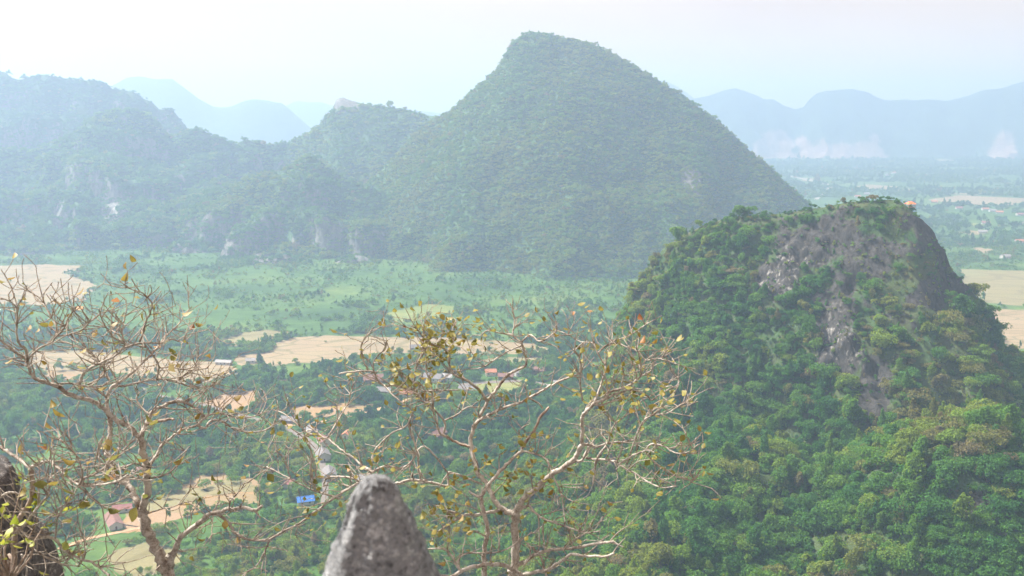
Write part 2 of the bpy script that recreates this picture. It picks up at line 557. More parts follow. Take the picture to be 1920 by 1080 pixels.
hv = ridge_mountain('hill', hill_pts, (60, 90, True, False), 1.9,
                    [(0, 0), (10, 4), (28, 24), (60, 56), (110, 86), (170, 116), (240, 148), (320, 182), (420, 226)],
                    [(0, 0), (12, 8), (60, 70), (160, 170), (260, 260)], 390, 170, 0.5, 0.22, 0.16, 42.0, 4.6, 15.0, 5, hill_extra)
V, Fq, nf, tt = hv
px, py, dep = project(V)
# bare cliffs where the photograph has them: upper centre and the right rim, with a scrubby rib between
def blob(cx, cy, rx, ry, p=1.0): return np.exp(-(((px-cx)/rx)**2+((py-cy)/ry)**2)**p)
rk = np.zeros(len(V))
for b in ((1490, 470, 95, 70), (1470, 530, 80, 60), (1560, 560, 60, 80), (1600, 440, 70, 60), (1640, 500, 80, 80), (1730, 430, 60, 55), (1790, 500, 45, 60), (1700, 560, 80, 60),
          (1880, 590, 30, 40), (1580, 660, 45, 60), (1640, 730, 40, 60), (1835, 950, 36, 40), (1700, 470, 60, 60), (1540, 610, 60, 30)):
    rk = np.maximum(rk, blob(*b))
steep = 1-np.abs(nf[:, 2])
rock_h = np.clip(rk*1.05 + (steep-0.55)*0.4 + 0.35*fbm(V[:, 0]/18, V[:, 1]/18, V[:, 2]/25, octv=3, seed=77), 0, 1)
rock_h = np.clip(rock_h*1.3 - 0.62*sstep(0.04, 0.28, fbm(V[:, 0]/26, V[:, 1]/40, V[:, 2]/20, octv=3, seed=78)), 0, 1)
rock_h = np.where((px < 1400) & (py < 900), rock_h*0.25, rock_h)
fl = fbm(V[:, 0]/7.0, V[:, 1]/7.0, V[:, 2]/22.0, octv=4, seed=301, ridged=True, gain=0.6)
V += nf*(3.4*(fl-0.1)*sstep(0.25, 0.7, rock_h))[:, None]
scar_h = np.maximum.reduce([blob(1470, 520, 70, 55), blob(1545, 625, 60, 40), blob(1575, 660, 40, 30), blob(1390, 590, 40, 25)])
scar_h = np.clip(scar_h*1.4, 0, 1)
add_terrain('hill', 'hill', hv, M['hill'], rock_h, scar_h, 'near limestone hill with bare grey cliffs above dense green forest', 'hill')

# ---- central mountain and its shoulder
fr_c = [(0, 0), (20, 12), (80, 72), (200, 175), (360, 300), (480, 372), (560, 408), (700, 470)]
bk_c = [(0, 0), (40, 40), (200, 220), (420, 460)]
cm = ridge_mountain('mountain', [(700, 330, 1880), (760, 270, 1890), (800, 232, 1900), (828, 216, 1900), (850, 203, 1900), (880, 176, 1900), (905, 156, 1900), (922, 140, 1900), (940, 122, 1900),
                     (949, 106, 1900), (952, 88, 1900), (960, 78, 1900), (985, 64, 1900), (1010, 60, 1900), (1035, 64, 1900), (1060, 70, 1900), (1095, 78, 1900), (1130, 92, 1900),
                     (1170, 113, 1890), (1230, 148, 1870), (1290, 186, 1850), (1350, 230, 1830), (1420, 294, 1800), (1480, 345, 1780), (1530, 390, 1760), (1570, 440, 1740), (1610, 500, 1720)],
                    (230, 120, True, True), 8.0, fr_c, bk_c, 640, 300, 0.45, 0.3, 0.36, 220.0, 10.0, 80.0, 31)
V, Fq, nf, tt = cm
rr = np.clip((1-np.abs(nf[:, 2])-0.42)*1.2 + 0.5*fbm(V[:, 0]/70, V[:, 1]/70, V[:, 2]/90, octv=3, seed=5)-0.12, 0, 0.62)
px, py, dep = project(V)
rr = np.maximum(rr, 0.75*np.exp(-((px-1300)/40)**2-((py-335)/35)**2))
sc_c = np.maximum.reduce([np.exp(-((px-630)/26)**2-((py-505)/30)**2), np.exp(-((px-1300)/30)**2-((py-345)/25)**2)])
add_terrain('mountain', 'central', cm, M['mountain'], rr, sc_c*0.8, 'tall forested mountain with a rounded peak in the middle of the valley')

sm_ = ridge_mountain('mountain', [(520, 300, 2250), (548, 262, 2250), (575, 250, 2250), (600, 232, 2250), (618, 216, 2250), (626, 208, 2250), (630, 190, 2250), (636, 183, 2250), (650, 181, 2250),
                     (658, 186, 2250), (672, 189, 2250), (700, 196, 2240), (722, 198, 2220), (745, 202, 2200), (780, 211, 2150), (826, 220, 2100), (880, 240, 2050)],
                    (160, 200, True, True), 9.0, [(0, 0), (20, 16), (80, 85), (220, 190), (420, 290), (640, 390), (800, 460)], bk_c, 760, 260, 0.45, 0.3, 0.28, 150.0, 13.0, 55.0, 47)
V = sm_[0]; nf = sm_[2]
rr = np.clip((1-np.abs(nf[:, 2])-0.35)*1.3 + 0.5*fbm(V[:, 0]/60, V[:, 1]/60, V[:, 2]/80, octv=3, seed=6)-0.1, 0, 0.6)
_qx, _qy, _ = project(V)
rr = np.where((_qx > 615) & (_qx < 672) & (_qy < 208), 0.95, rr)
add_terrain('mountain', 'shoulder', sm_, M['mountain'], rr, None, 'forested shoulder with a knobbly rock top beside the tall mountain')

# front foothill spur under the shoulder with pale cliff streaks
sp = ridge_mountain('mountain', [(330, 420, 1900), (370, 372, 1900), (400, 352, 1890), (440, 345, 1870), (480, 322, 1860), (530, 318, 1850), (552, 306, 1850), (570, 290, 1850), (585, 287, 1850), (600, 294, 1850),
                     (630, 318, 1840), (700, 350, 1810), (780, 400, 1770), (850, 450, 1720)], (120, 120, True, True), 8.0,
                    [(0, 0), (20, 22), (60, 75), (130, 130), (240, 175), (330, 205), (460, 270)], bk_c, 460, 260, 0.4, 0.35, 0.34, 100.0, 16.0, 45.0, 59, step=75.0)
V = sp[0]; nf = sp[2]
px, py, dep = project(V)
rr = np.clip((1-np.abs(nf[:, 2])-0.35)*1.4 + 0.5*fbm(V[:, 0]/50, V[:, 1]/50, V[:, 2]/70, octv=3, seed=8)+0.12, 0, 0.85)
sc_s = np.maximum.reduce([np.exp(-((px-430)/30)**2-((py-465)/38)**2), np.exp(-((px-487)/22)**2-((py-490)/20)**2), np.exp(-((px-380)/16)**2-((py-480)/16)**2)])
rr = np.maximum(rr, sc_s*0.9)
add_terrain('mountain', 'spur', sp, M['mountain'], rr, sc_s, 'lower cliffed spur with white streaks on its rock face above the scrub')

# ---- left range
lr = ridge_mountain('mountain', [(-160, 150, 2650), (-60, 142, 2650), (0, 134, 2650), (12, 136, 2650), (22, 147, 2650), (45, 148, 2650), (62, 141, 2650), (85, 139, 2650), (110, 146, 2650), (125, 149, 2650), (140, 146, 2650), (160, 151, 2650),
                     (190, 151, 2640), (205, 158, 2640), (212, 166, 2640), (240, 170, 2630), (258, 174, 2630), (275, 188, 2620), (284, 190, 2620), (300, 206, 2610), (312, 203, 2600), (325, 206, 2600), (338, 222, 2600), (352, 243, 2590), (380, 268, 2580), (420, 310, 2570)],
                    (200, 150, False, True), 10.0, [(0, 0), (14, 18), (60, 90), (200, 170), (420, 250), (640, 310), (900, 400)], bk_c, 900, 260, 0.4, 0.3, 0.32, 170.0, 18.0, 60.0, 71, step=90.0)
V = lr[0]; nf = lr[2]
rr = np.clip((1-np.abs(nf[:, 2])-0.35)*1.3 + 0.5*fbm(V[:, 0]/70, V[:, 1]/70, V[:, 2]/90, octv=3, seed=9)+0.08, 0, 0.8)
add_terrain('mountain', 'left', lr, M['mountain'], rr, None, 'long blue mountain wall with a jagged crest at the left edge')

ll = ridge_mountain('mountain', [(-120, 300, 2120), (-40, 270, 2130), (40, 280, 2150), (90, 268, 2180), (140, 250, 2200), (172, 228, 2220), (190, 212, 2230), (215, 205, 2230), (245, 203, 2230), (272, 206, 2230), (290, 220, 2230), (305, 240, 2230),
                     (325, 256, 2230), (345, 248, 2240), (362, 243, 2240), (382, 243, 2240), (396, 252, 2240), (420, 256, 2240), (436, 268, 2240), (452, 260, 2250), (464, 254, 2250), (476, 264, 2250), (488, 258, 2250), (498, 268, 2250), (520, 266, 2250), (536, 262, 2250), (548, 272, 2250), (600, 320, 2250)],
                    (150, 120, False, True), 8.0, [(0, 0), (16, 20), (50, 70), (140, 120), (300, 165), (420, 215), (500, 260), (620, 330)], bk_c, 620, 260, 0.35, 0.35, 0.36, 120.0, 17.0, 50.0, 83, step=80.0)
V = ll[0]; nf = ll[2]
px, py, dep = project(V)
rr = np.clip((1-np.abs(nf[:, 2])-0.35)*1.4 + 0.5*fbm(V[:, 0]/55, V[:, 1]/55, V[:, 2]/70, octv=3, seed=10)+0.10, 0, 0.85)
sc_l = np.maximum.reduce([np.exp(-((px-212)/30)**2-((py-392)/32)**2), np.exp(-((px-108)/18)**2-((py-400)/34)**2), np.exp(-((px-8)/16)**2-((py-408)/12)**2), 0.6*np.exp(-((px-205)/16)**2-((py-365)/14)**2)])
rr = np.maximum(rr, sc_l*0.95)
add_terrain('mountain', 'lobe', ll, M['mountain'], rr, sc_l, 'row of forested limestone knolls in front of the blue mountain wall')

# ---- far ranges
f1 = ridge_mountain('mountain', [(120, 230, 5200), (180, 180, 5200), (215, 155, 5200), (235, 143, 5200), (260, 140, 5200), (290, 146, 5200), (322, 144, 5200), (345, 160, 5200), (370, 180, 5200), (395, 196, 5200), (430, 199, 5200), (460, 188, 5200), (485, 184, 5200),
                     (510, 188, 5200), (530, 190, 5200), (548, 206, 5200), (575, 230, 5200), (620, 260, 5200)], (500, 300, True, True), 26.0, [(0, 0), (60, 50), (300, 260), (700, 480)], [(0, 0), (200, 220), (500, 520)], 700, 500, 0.5, 0.3, 0.2, 300.0, 28.0, 160.0, 101)
add_terrain('mountain', 'far_left', f1, M['far'], np.zeros(len(f1[0])), None, 'pale distant ridge seen in the gap behind the jagged crest')
f1b = ridge_mountain('mountain', [(470, 235, 7200), (520, 205, 7200), (560, 188, 7200), (600, 186, 7200), (640, 195, 7200), (720, 205, 7200), (790, 205, 7200), (840, 212, 7200), (900, 220, 7200)], (400, 400, True, True), 40.0, [(0, 0), (100, 70), (400, 300), (700, 450)], [(0, 0), (200, 220), (500, 520)], 700, 500, 0.5, 0.3, 0.2, 350.0, 35.0, 200.0, 107)
add_terrain('mountain', 'far_mid', f1b, M['far'], np.zeros(len(f1b[0])), None, 'faintest ridge nearly lost in haze below the bright sky')
f2 = ridge_mountain('mountain', [(1220, 145, 6900), (1245, 150, 6900), (1262, 156, 6900), (1280, 168, 6900), (1300, 182, 6900), (1340, 215, 6900)], (500, 300, True, True), 34.0, [(0, 0), (80, 90), (400, 340), (700, 520)], [(0, 0), (200, 220), (500, 520)], 700, 500, 0.5, 0.3, 0.2, 300.0, 30.0, 160.0, 113)
add_terrain('mountain', 'far_mid_right', f2, M['far'], np.zeros(len(f2[0])), None, 'pale far peak just right of the tall mountain flank')
f3 = ridge_mountain('mountain', [(1180, 230, 6000), (1240, 200, 6000), (1300, 182, 6000), (1330, 177, 6000), (1360, 168, 6000), (1380, 164, 6000), (1400, 170, 6000), (1432, 184, 6000), (1450, 184, 6000), (1468, 196, 6000), (1492, 204, 6000), (1508, 198, 6000), (1518, 184, 6000), (1532, 172, 6000),
                     (1548, 168, 6000), (1600, 166, 6000), (1625, 170, 6000), (1645, 180, 6000), (1660, 186, 6000), (1700, 185, 6000), (1740, 185, 6000), (1775, 186, 6000), (1810, 178, 6000), (1845, 167, 6000), (1870, 165, 6000), (1900, 157, 6000), (1930, 148, 6000), (2000, 140, 6000), (2150, 160, 6000)],
                    (700, 800, True, False), 13.0, [(0, 0), (40, 60), (160, 220), (330, 390), (520, 500)], [(0, 0), (200, 220), (500, 520)], 620, 500, 0.3, 0.3, 0.15, 220.0, 26.0, 120.0, 127)
V = f3[0]
px, py, dep = project(V)
qn = 14*fbm(V[:, 0]/60, V[:, 2]/40, octv=4, seed=3)
q = np.zeros(len(V))
q = np.maximum(q, sstep(4, -4, np.maximum(np.abs(px-1450)-42+(290-py)*0.35+qn, (248-py)+qn*0.8)))
q = np.maximum(q, sstep(4, -4, np.maximum(np.abs(px-1575)-84+(290-py)*0.3+qn, (262-py)+qn*1.2)))
q = np.maximum(q, sstep(6, -6, np.maximum(np.abs(px-1876-(300-py)*0.25)-32+(300-py)*0.42+qn*0.5, (248-py)+qn*0.5)))
add_terrain('mountain', 'far_right', f3, M['far'], np.clip(q, 0, 1), None, 'flat topped blue range across the plain with pale quarry faces')

# ---- the summit the viewer stands on
sv = np.arange(-300, 301, 6.0); tv = np.arange(-120, 300, 6.0)
X, Y = np.meshgrid(sv, tv)
d = np.hypot(X*0.8, np.maximum(Y, 0)*1.0 + np.minimum(Y, 0)*0.6)
H = np.interp(d, [0, 12, 30, 60, 120, 240, 320], [243.5, 240, 214, 165, 90, 10, -20]) + 8*sstep(15, 60, d)*fbm(X/40, Y/40, octv=4, seed=4)
idx = np.arange(X.size).reshape(X.shape)
Fs = np.stack([idx[:-1, :-1], idx[:-1, 1:], idx[1:, 1:], idx[1:, :-1]], -1).reshape(-1, 4)
Vs = np.stack([X, Y, H], -1).reshape(-1, 3)
keep = Vs[Fs][..., 2].max(1) > -1.5
add_terrain('hill', 'summit', (Vs, Fs[keep], np.zeros_like(Vs), np.zeros(len(Vs))), M['hill'], np.clip(0.4+0.4*fbm(Vs[:, 0]/25, Vs[:, 1]/25, octv=3, seed=2), 0, 1), None, 'steep limestone summit slope below the viewpoint', 'hill')

xs_ = np.arange(-7.5, 7.51, 0.15); ys_ = np.arange(-3, 11.01, 0.15)
X, Y = np.meshgrid(xs_, ys_)
H = np.interp(Y, [-3, 0.5, 1.2, 3, 7, 9, 11], [248.6, 248.3, 247.8, 246.0, 245.0, 243.5, 238]) + 0.35*fbm(X/1.3, Y/1.3, octv=5, seed=14, ridged=True) - 0.3 - 0.06*np.maximum(np.abs(X)-3, 0)**2
idx = np.arange(X.size).reshape(X.shape)
Fs = np.stack([idx[:-1, :-1], idx[:-1, 1:], idx[1:, 1:], idx[1:, :-1]], -1).reshape(-1, 4)
Vs = np.stack([X, Y, H], -1).reshape(-1, 3)
add_terrain('crag', 'crag', (Vs, Fs, np.zeros_like(Vs), np.zeros(len(Vs))), M['crag'], np.clip(0.8+0.3*fbm(Vs[:, 0], Vs[:, 1], octv=3, seed=2), 0, 1), None, 'weathered limestone crag under the bare trees', 'rock')

BV = {}
def bvh(key):
    if key not in BV:
        V, Fq, _ = TERRAIN[key]
        BV[key] = BVHTree.FromPolygons(V.tolist(), Fq.tolist())
    return BV[key]
def z_on(key, x, y, default=0.0):
    h = bvh(key).ray_cast(Vector((x, y, 900)), Vector((0, 0, -1)))
    return h[0].z if h[0] is not None else default

# ------------------------------------------------------------------ fields, roads
def wobble(poly, n=6, amp=3.0, seed=0):
    out = []
    r = random.Random(seed)
    for i, p in enumerate(poly):
        q = poly[(i+1) % len(poly)]
        for k in range(n):
            t = k/n
            a = amp*(0 if k == 0 else 1)
            out.append((p[0]+(q[0]-p[0])*t+r.uniform(-a, a), p[1]+(q[1]-p[1])*t+r.uniform(-a, a)))
    return out
FIELDS = []
def field(pix, mat, label, z=0.10, amp=3.0, name='field'):
    P = [ground_at(*p) for p in pix]
    poly = wobble([(p.x, p.y) for p in P], 6, amp, len(FIELDS)+1)
    FIELDS.append(np.array(poly))
    bm = bmesh.new()
    vs_ = [bm.verts.new((x, y, z)) for x, y in poly]
    f = bm.faces.new(vs_)
    bmesh.ops.triangulate(bm, faces=[f])
    bm.normal_update()
    if bm.faces[:][0].normal.z < 0: bmesh.ops.reverse_faces(bm, faces=bm.faces[:])
    me = bpy.data.meshes.new(name); bm.to_mesh(me); bm.free()
    tag(link(name, me, mat), label, 'field', kind='structure')

field([(-80, 500), (60, 496), (158, 498), (160, 506), (120, 512), (150, 522), (185, 535), (170, 548), (150, 566), (80, 572), (-80, 566)], M['paddy'], 'dry tan paddy below the blue mountain wall', amp=6)
field([(440, 668), (500, 660), (512, 655), (512, 645), (545, 634), (620, 629), (720, 632), (850, 633), (1000, 644), (1046, 658), (1010, 664), (880, 664), (760, 662), (690, 668), (640, 680), (560, 680), (505, 688), (470, 690), (445, 683)], M['paddy'], 'wide harvested tan paddy in the middle of the valley')
field([(60, 660), (150, 655), (250, 668), (330, 676), (395, 678), (440, 690), (452, 696), (430, 708), (400, 716), (330, 722), (250, 716), (180, 706), (100, 715), (70, 705), (40, 690)], M['paddy'], 'tan stubble paddy behind the left bare tree')
field([(60, 700), (150, 690), (190, 705), (150, 722), (60, 722)], M['soil'], 'bare reddish plot behind the left bare tree', z=0.18)
field([(372, 758), (400, 745), (445, 735), (480, 732), (490, 750), (480, 768), (440, 772), (400, 768)], M['soil'], 'bare red soil plot beside the pale road')
field([(520, 772), (560, 762), (640, 756), (700, 758), (690, 772), (620, 780), (560, 786)], M['soil'], 'narrow bare red soil strip above the village')
field([(225, 978), (260, 950), (330, 920), (375, 892), (430, 888), (478, 900), (490, 922), (488, 944), (420, 952), (370, 960), (330, 975), (290, 992), (240, 1000)], M['soil'], 'orange bare earth field beside the long hall')
field([(240, 950), (300, 930), (360, 915), (400, 920), (360, 940), (300, 955), (250, 968)], M['pale_field'], 'yellow green grass strip in the orange earth field', z=0.18, amp=1.5)
field([(430, 895), (470, 902), (482, 920), (440, 925), (400, 930), (380, 918)], M['pale_field'], 'grassy patch in the corner of the orange earth field', z=0.18, amp=1.5)
field([(890, 715), (985, 712), (990, 730), (940, 745), (895, 742)], M['green_field'], 'bright green paddy beside the hamlet')
field([(900, 675), (980, 668), (1050, 672), (1000, 684), (920, 688)], M['pale_field'], 'pale grassy paddy edge above the hamlet')
field([(200, 1040), (262, 1020), (330, 1024), (360, 1050), (300, 1075), (230, 1085)], M['pale_field'], 'small grassy clearing below the long hall', z=0.06)
field([(1800, 505), (1960, 508), (1990, 575), (1890, 572), (1840, 566), (1800, 540)], M['pale_field'], 'grey green paddy beyond the right flank of the near hill')
field([(1860, 580), (1990, 582), (2010, 660), (1880, 652)], M['paddy'], 'pinkish tan paddy beyond the right flank of the near hill')
field([(500, 640), (440, 650), (400, 640), (450, 625), (500, 618), (545, 622)], M['pale_field'], 'pale clearing left of the wide harvested paddy')
field([(720, 588), (800, 570), (860, 575), (840, 592), (780, 602), (730, 604)], M['green_field'], 'light green clearing below the tall mountain')
for i, (x0, x1, y0, y1, k, lb) in enumerate((
        (1595, 1690, 346, 356, 'paddy', 'long tan paddy strip on the far plain'), (1675, 1740, 354, 359, 'paddy', 'thin tan paddy strip on the far plain'),
        (1738, 1940, 366, 384, 'paddy', 'wide pinkish paddy band on the far plain'), (1780, 1850, 362, 365, 'pale_field', 'slim pale field above the pinkish band'),
        (1815, 1850, 418, 426, 'green_field', 'small green field by the far village'), (1800, 1850, 432, 440, 'paddy', 'small tan field below the far village'),
        (1820, 1860, 464, 474, 'paddy', 'tan field near the rim of the near hill'), (1900, 1960, 416, 424, 'pale_field', 'pale field at the edge of the far plain'),
        (1500, 1540, 334, 341, 'paddy', 'pale sand bar by the river'), (1740, 1800, 298, 304, 'pale_field', 'pale quarry yard under the far range'),
        (1440, 1500, 293, 297, 'pale_field', 'pale quarry yard under the left quarry face'))):
    field([(x0, (y0+y1)/2), (x0*0.7+x1*0.3, y0), (x1, y0*0.6+y1*0.4), (x1*0.8+x0*0.2, y1), (x0*0.6+x1*0.4, y1)], M[k], lb, z=0.3, amp=8)

def strip(pix, widths, mat, z, name, label, cat='road', sub=6):
    P = [ground_at(*p) for p in pix]
    pts = []
    for i in range(len(P)-1):
        p0, p1, p2, p3 = P[max(i-1, 0)], P[i], P[i+1], P[min(i+2, len(P)-1)]
        for k in range(sub):
            t = k/sub
            pts.append((0.5*((2*p1)+(p2-p0)*t+(2*p0-5*p1+4*p2-p3)*t*t+(3*p1-p0-3*p2+p3)*t**3), widths[i]+(widths[i+1]-widths[i])*t))
    pts.append((P[-1], widths[-1]))
    mb = MB()
    for i, (p, w) in enumerate(pts):
        t = (pts[min(i+1, len(pts)-1)][0]-pts[max(i-1, 0)][0]); n = Vector((-t.y, t.x, 0)).normalized()*(w/2)
        mb.v += [(p.x-n.x, p.y-n.y, z), (p.x+n.x, p.y+n.y, z)]
        if i: mb.f.append((2*i-2, 2*i, 2*i+1, 2*i-1))
    o = mb.build(name, mat)
    me = o.data
    if me.polygons[0].normal.z < 0: me.flip_normals()
    tag(o, label, cat, kind='structure')
    return [p for p, w in pts]
ROADS = []
ROADS += strip([(262, 728), (290, 741), (330, 749), (370, 757), (420, 770), (470, 784), (520, 798), (560, 815), (590, 838), (604, 870), (610, 910), (606, 950)], [6, 7, 7, 7, 7, 6.5, 6, 6, 5.5, 5, 4.5, 4], M['road'], 0.25, 'road', 'pale valley road winding into the village')
ROADS += strip([(110, 1030), (160, 1012), (215, 1000), (262, 990), (300, 985)], [3.5]*5, M['dirt'], 0.25, 'path', 'orange dirt track in front of the long hall', 'path')
ROADS += strip([(820, 728), (880, 720), (940, 716), (990, 716), (1040, 726)], [7]*5, M['road'], 0.25, 'road', 'pale track through the hamlet beside the green paddy')
ROADS += strip([(520, 798), (600, 792), (700, 770), (760, 752), (830, 728)], [6]*5, M['dirt'], 0.22, 'path', 'dirt track linking the village and the hamlet', 'path')
def water_mat():
    m, nt, out = new_mat('pale_river')
    n = noise_node(nt, 0.05, 3)
    p = diffuse_out(nt, out, (0.42, 0.38, 0.30), 0.25, n, 0.05, 0.3, 0.5)
    return m
strip([(1480, 330), (1520, 338), (1545, 344), (1556, 350), (1552, 358), (1540, 366), (1530, 374)], [30, 26, 22, 18, 16, 14, 14], water_mat(), 0.35, 'river', 'pale bend of the river on the far plain', 'river')

def in_poly(x, y, poly):
    inside = np.zeros(x.shape, bool)
    n = len(poly)
    for i in range(n):
        x1, y1 = poly[i]; x2, y2 = poly[(i+1) % n]
        c = ((y1 > y) != (y2 > y)) & (x < (x2-x1)*(y-y1)/((y2-y1) if y2 != y1 else 1e-9)+x1)
        inside ^= c
    return inside

# ------------------------------------------------------------------ tree prototypes
def crown_mesh(name, seed, n_leaf, dia, ht, lobes, leaf, trunk=True, spread=0.6):
    r = random.Random(seed)
    vs_, fs, mi = [], [], []
    L = []
    for i in range(lobes):
        a = 2*math.pi*(i+r.random())/lobes
        q = spread*math.sqrt(r.random()) if i else 0
        z = ht*(0.35+0.5*r.random()*(1-0.5*q))
        L.append((Vector((math.cos(a)*q*dia/2, math.sin(a)*q*dia/2, z)), dia*r.uniform(0.13, 0.30), ht*r.uniform(0.11, 0.25)))
    for k in range(n_leaf):
        c, rx, rz = L[k % lobes]
        while True:
            n = Vector((r.gauss(0, 1), r.gauss(0, 1), r.gauss(0.15, 1)))
            if n.length > 0.1: break
        n.normalize()
        if n.z < -0.35 and r.random() < 0.75: n.z = -n.z
        s = r.uniform(0.72, 1.08)
        p = c + Vector((n.x*rx*s, n.y*rx*s, n.z*rz*s))
        nn = (n + Vector((r.gauss(0, 0.45), r.gauss(0, 0.45), r.gauss(0.25, 0.4)))).normalized()
        t = nn.orthogonal().normalized()
        t = Matrix.Rotation(r.uniform(0, 6.28), 3, nn) @ t
        b = nn.cross(t)
        h = leaf*r.uniform(0.65, 1.3)
        w = h*r.uniform(0.55, 0.9)
        i0 = len(vs_)
        bend = nn*(-0.18*h)
        vs_ += [tuple(p-t*h*0.5+bend), tuple(p-b*w*0.5), tuple(p+t*h*0.5+bend), tuple(p+b*w*0.5)]
        fs.append((i0, i0+1, i0+2, i0+3)); mi.append(0)
    me = bpy.data.meshes.new(name)
    me.from_pydata(vs_, [], fs)
    return me

def trunk_mesh(name, seed, dia, ht):
    r = random.Random(seed)
    mb = MB()
    h = ht*0.62
    pts = [Vector((0, 0, -2.0))]
    for k in range(1, 5):
        pts.append(Vector((r.gauss(0, 0.15), r.gauss(0, 0.15), -2.0+(h+2.0)*k/4)))
    mb.tube(pts, [0.34, 0.27, 0.22, 0.16, 0.1], 6)
    for k in range(4):
        a = k*1.57+r.uniform(-0.5, 0.5)
        s = pts[2+(k % 2)]
        mb.tube([s, s+Vector((math.cos(a)*dia*0.14, math.sin(a)*dia*0.14, ht*0.12)), s+Vector((math.cos(a)*dia*0.27, math.sin(a)*dia*0.27, ht*0.24))], [0.13, 0.09, 0.04], 4)
    return mb.mesh(name, True)

SHAPES = [('round', 8.6, 8.0, 9, 0.7), ('spreading', 11.5, 6.6, 11, 0.95), ('tall', 6.4, 12.5, 10, 0.6), ('ragged', 9.5, 8.4, 7, 1.0), ('bushy', 7.4, 5.4, 8, 0.8), ('spreading', 10.0, 8.8, 12, 0.85), ('tall', 5.4, 10.5, 8, 0.55), ('ragged', 8.2, 9.5, 6, 0.95)]
CROWN, TRUNK, FARCROWN = [], [], []
for i, (nm, dia, ht, lb, sprd) in enumerate(SHAPES):
    me = crown_mesh('crown', 100+i, 900, dia, ht, lb, 0.78, spread=sprd); me.materials.append(M['crown']); CROWN.append(me)
    tm = trunk_mesh('trunk', 200+i, dia, ht); tm.materials.append(M['trunk']); TRUNK.append(tm)
    fm = crown_mesh('forest_crown', 300+i, 150, dia, ht, lb, 1.9, spread=sprd); fm.materials.append(M['far_crown']); FARCROWN.append(fm)

def proto_collection(name, meshes):
    c = bpy.data.collections.new(name)
    for i, me in enumerate(meshes):
        c.objects.link(bpy.data.objects.new('%s_%02d' % (name, i), me))
    return c
PC_NEAR = proto_collection('near_crown', CROWN)
PC_FAR = proto_collection('far_crown', FARCROWN)

def instancer(name, pts, scl, tint, protos, nproto, label, cat, tilt=0.12, pid=None):
    pts = np.asarray(pts)
    n = len(pts)
    me = bpy.data.meshes.new(name)
    me.vertices.add(n); me.vertices.foreach_set('co', pts.astype(np.float32).ravel())
    rot = np.stack([RNG.normal(0, tilt, n), RNG.normal(0, tilt, n), RNG.uniform(0, 6.283, n)], -1)
    attr(me, 'rot', rot, 'FLOAT_VECTOR')
    attr(me, 'scl', scl, 'FLOAT_VECTOR')
    attr(me, 'tint', tint)
    attr(me, 'pid', RNG.integers(0, nproto, n) if pid is None else pid, 'INT')
    ng = bpy.data.node_groups.new(name, 'GeometryNodeTree')
    ng.interface.new_socket('Geometry', in_out='INPUT', socket_type='NodeSocketGeometry')
    ng.interface.new_socket('Geometry', in_out='OUTPUT', socket_type='NodeSocketGeometry')
    gi = ng.nodes.new('NodeGroupInput'); go = ng.nodes.new('NodeGroupOutput')
    ip = ng.nodes.new('GeometryNodeInstanceOnPoints')
    ci = ng.nodes.new('GeometryNodeCollectionInfo')
    ci.inputs['Collection'].default_value = protos
    ci.inputs['Separate Children'].default_value = True
    ci.inputs['Reset Children'].default_value = True
    def na(nm, t):
        q = ng.nodes.new('GeometryNodeInputNamedAttribute'); q.data_type = t; q.inputs['Name'].default_value = nm
        return next(s for s in q.outputs if s.enabled and s.name == 'Attribute')
    ip.inputs['Pick Instance'].default_value = True
    L = ng.links
    L.new(gi.outputs[0], ip.inputs['Points']); L.new(ci.outputs[0], ip.inputs['Instance'])
    L.new(na('pid', 'INT'), ip.inputs['Instance Index'])
    L.new(na('rot', 'FLOAT_VECTOR'), ip.inputs['Rotation'])
    L.new(na('scl', 'FLOAT_VECTOR'), ip.inputs['Scale'])
    L.new(ip.outputs[0], go.inputs[0])
    o = link(name, me)
    md = o.modifiers.new('scatter', 'NODES'); md.node_group = ng
    tag(o, label, cat, kind='stuff')
    return o

def surf_sample(key, per_m2, margin=120, facing=-0.15):
    V, Fq, rock = TERRAIN[key]
    A, B, C, D = (V[Fq[:, i]] for i in range(4))
    n = np.cross(C-A, D-B); area = np.linalg.norm(n, axis=1)/2
    n = n/(2*area[:, None]+1e-9)
    n *= np.where(n[:, 2:3] < 0, -1, 1)
    cen = (A+B+C+D)/4
    px, py, dep = project(cen)
    view = cen-np.array([0, 0, CAMZ]); view /= np.linalg.norm(view, axis=1, keepdims=True)
    ok = (dep > 20) & (px > -margin) & (px < 1920+margin) & (py > -margin) & (py < 1080+margin*1.5) & ((n*view).sum(1) < -facing) & (cen[:, 2] > 0.0)
    w = np.where(ok, area, 0)
    cnt = int(w.sum()*per_m2)
    fi = RNG.choice(len(w), cnt, p=w/w.sum())
    u, v = RNG.random(cnt)[:, None], RNG.random(cnt)[:, None]
    P = A[fi]*(1-u)*(1-v)+B[fi]*u*(1-v)+C[fi]*u*v+D[fi]*(1-u)*v
    return P, n[fi], rock[Fq[fi]].mean(1)

def tint_for(P, base, spread, sc, seed, odd=0.05):
    t = base + spread*fbm(P[:, 0]/sc, P[:, 1]/sc, P[:, 2]/sc, octv=2, seed=seed) + RNG.normal(0, 0.10, len(P))
    t = np.clip(t, 0.02, 0.80)
    m = RNG.random(len(P)) < odd
    t[m] = RNG.uniform(0.72, 1.0, m.sum())
    return t

def scale3(s, var=0.18):
    n = len(s)
    return np.stack([s*(1+RNG.normal(0, var, n)), s*(1+RNG.normal(0, var, n)), s*(1+RNG.normal(0, var*1.2, n))], -1)

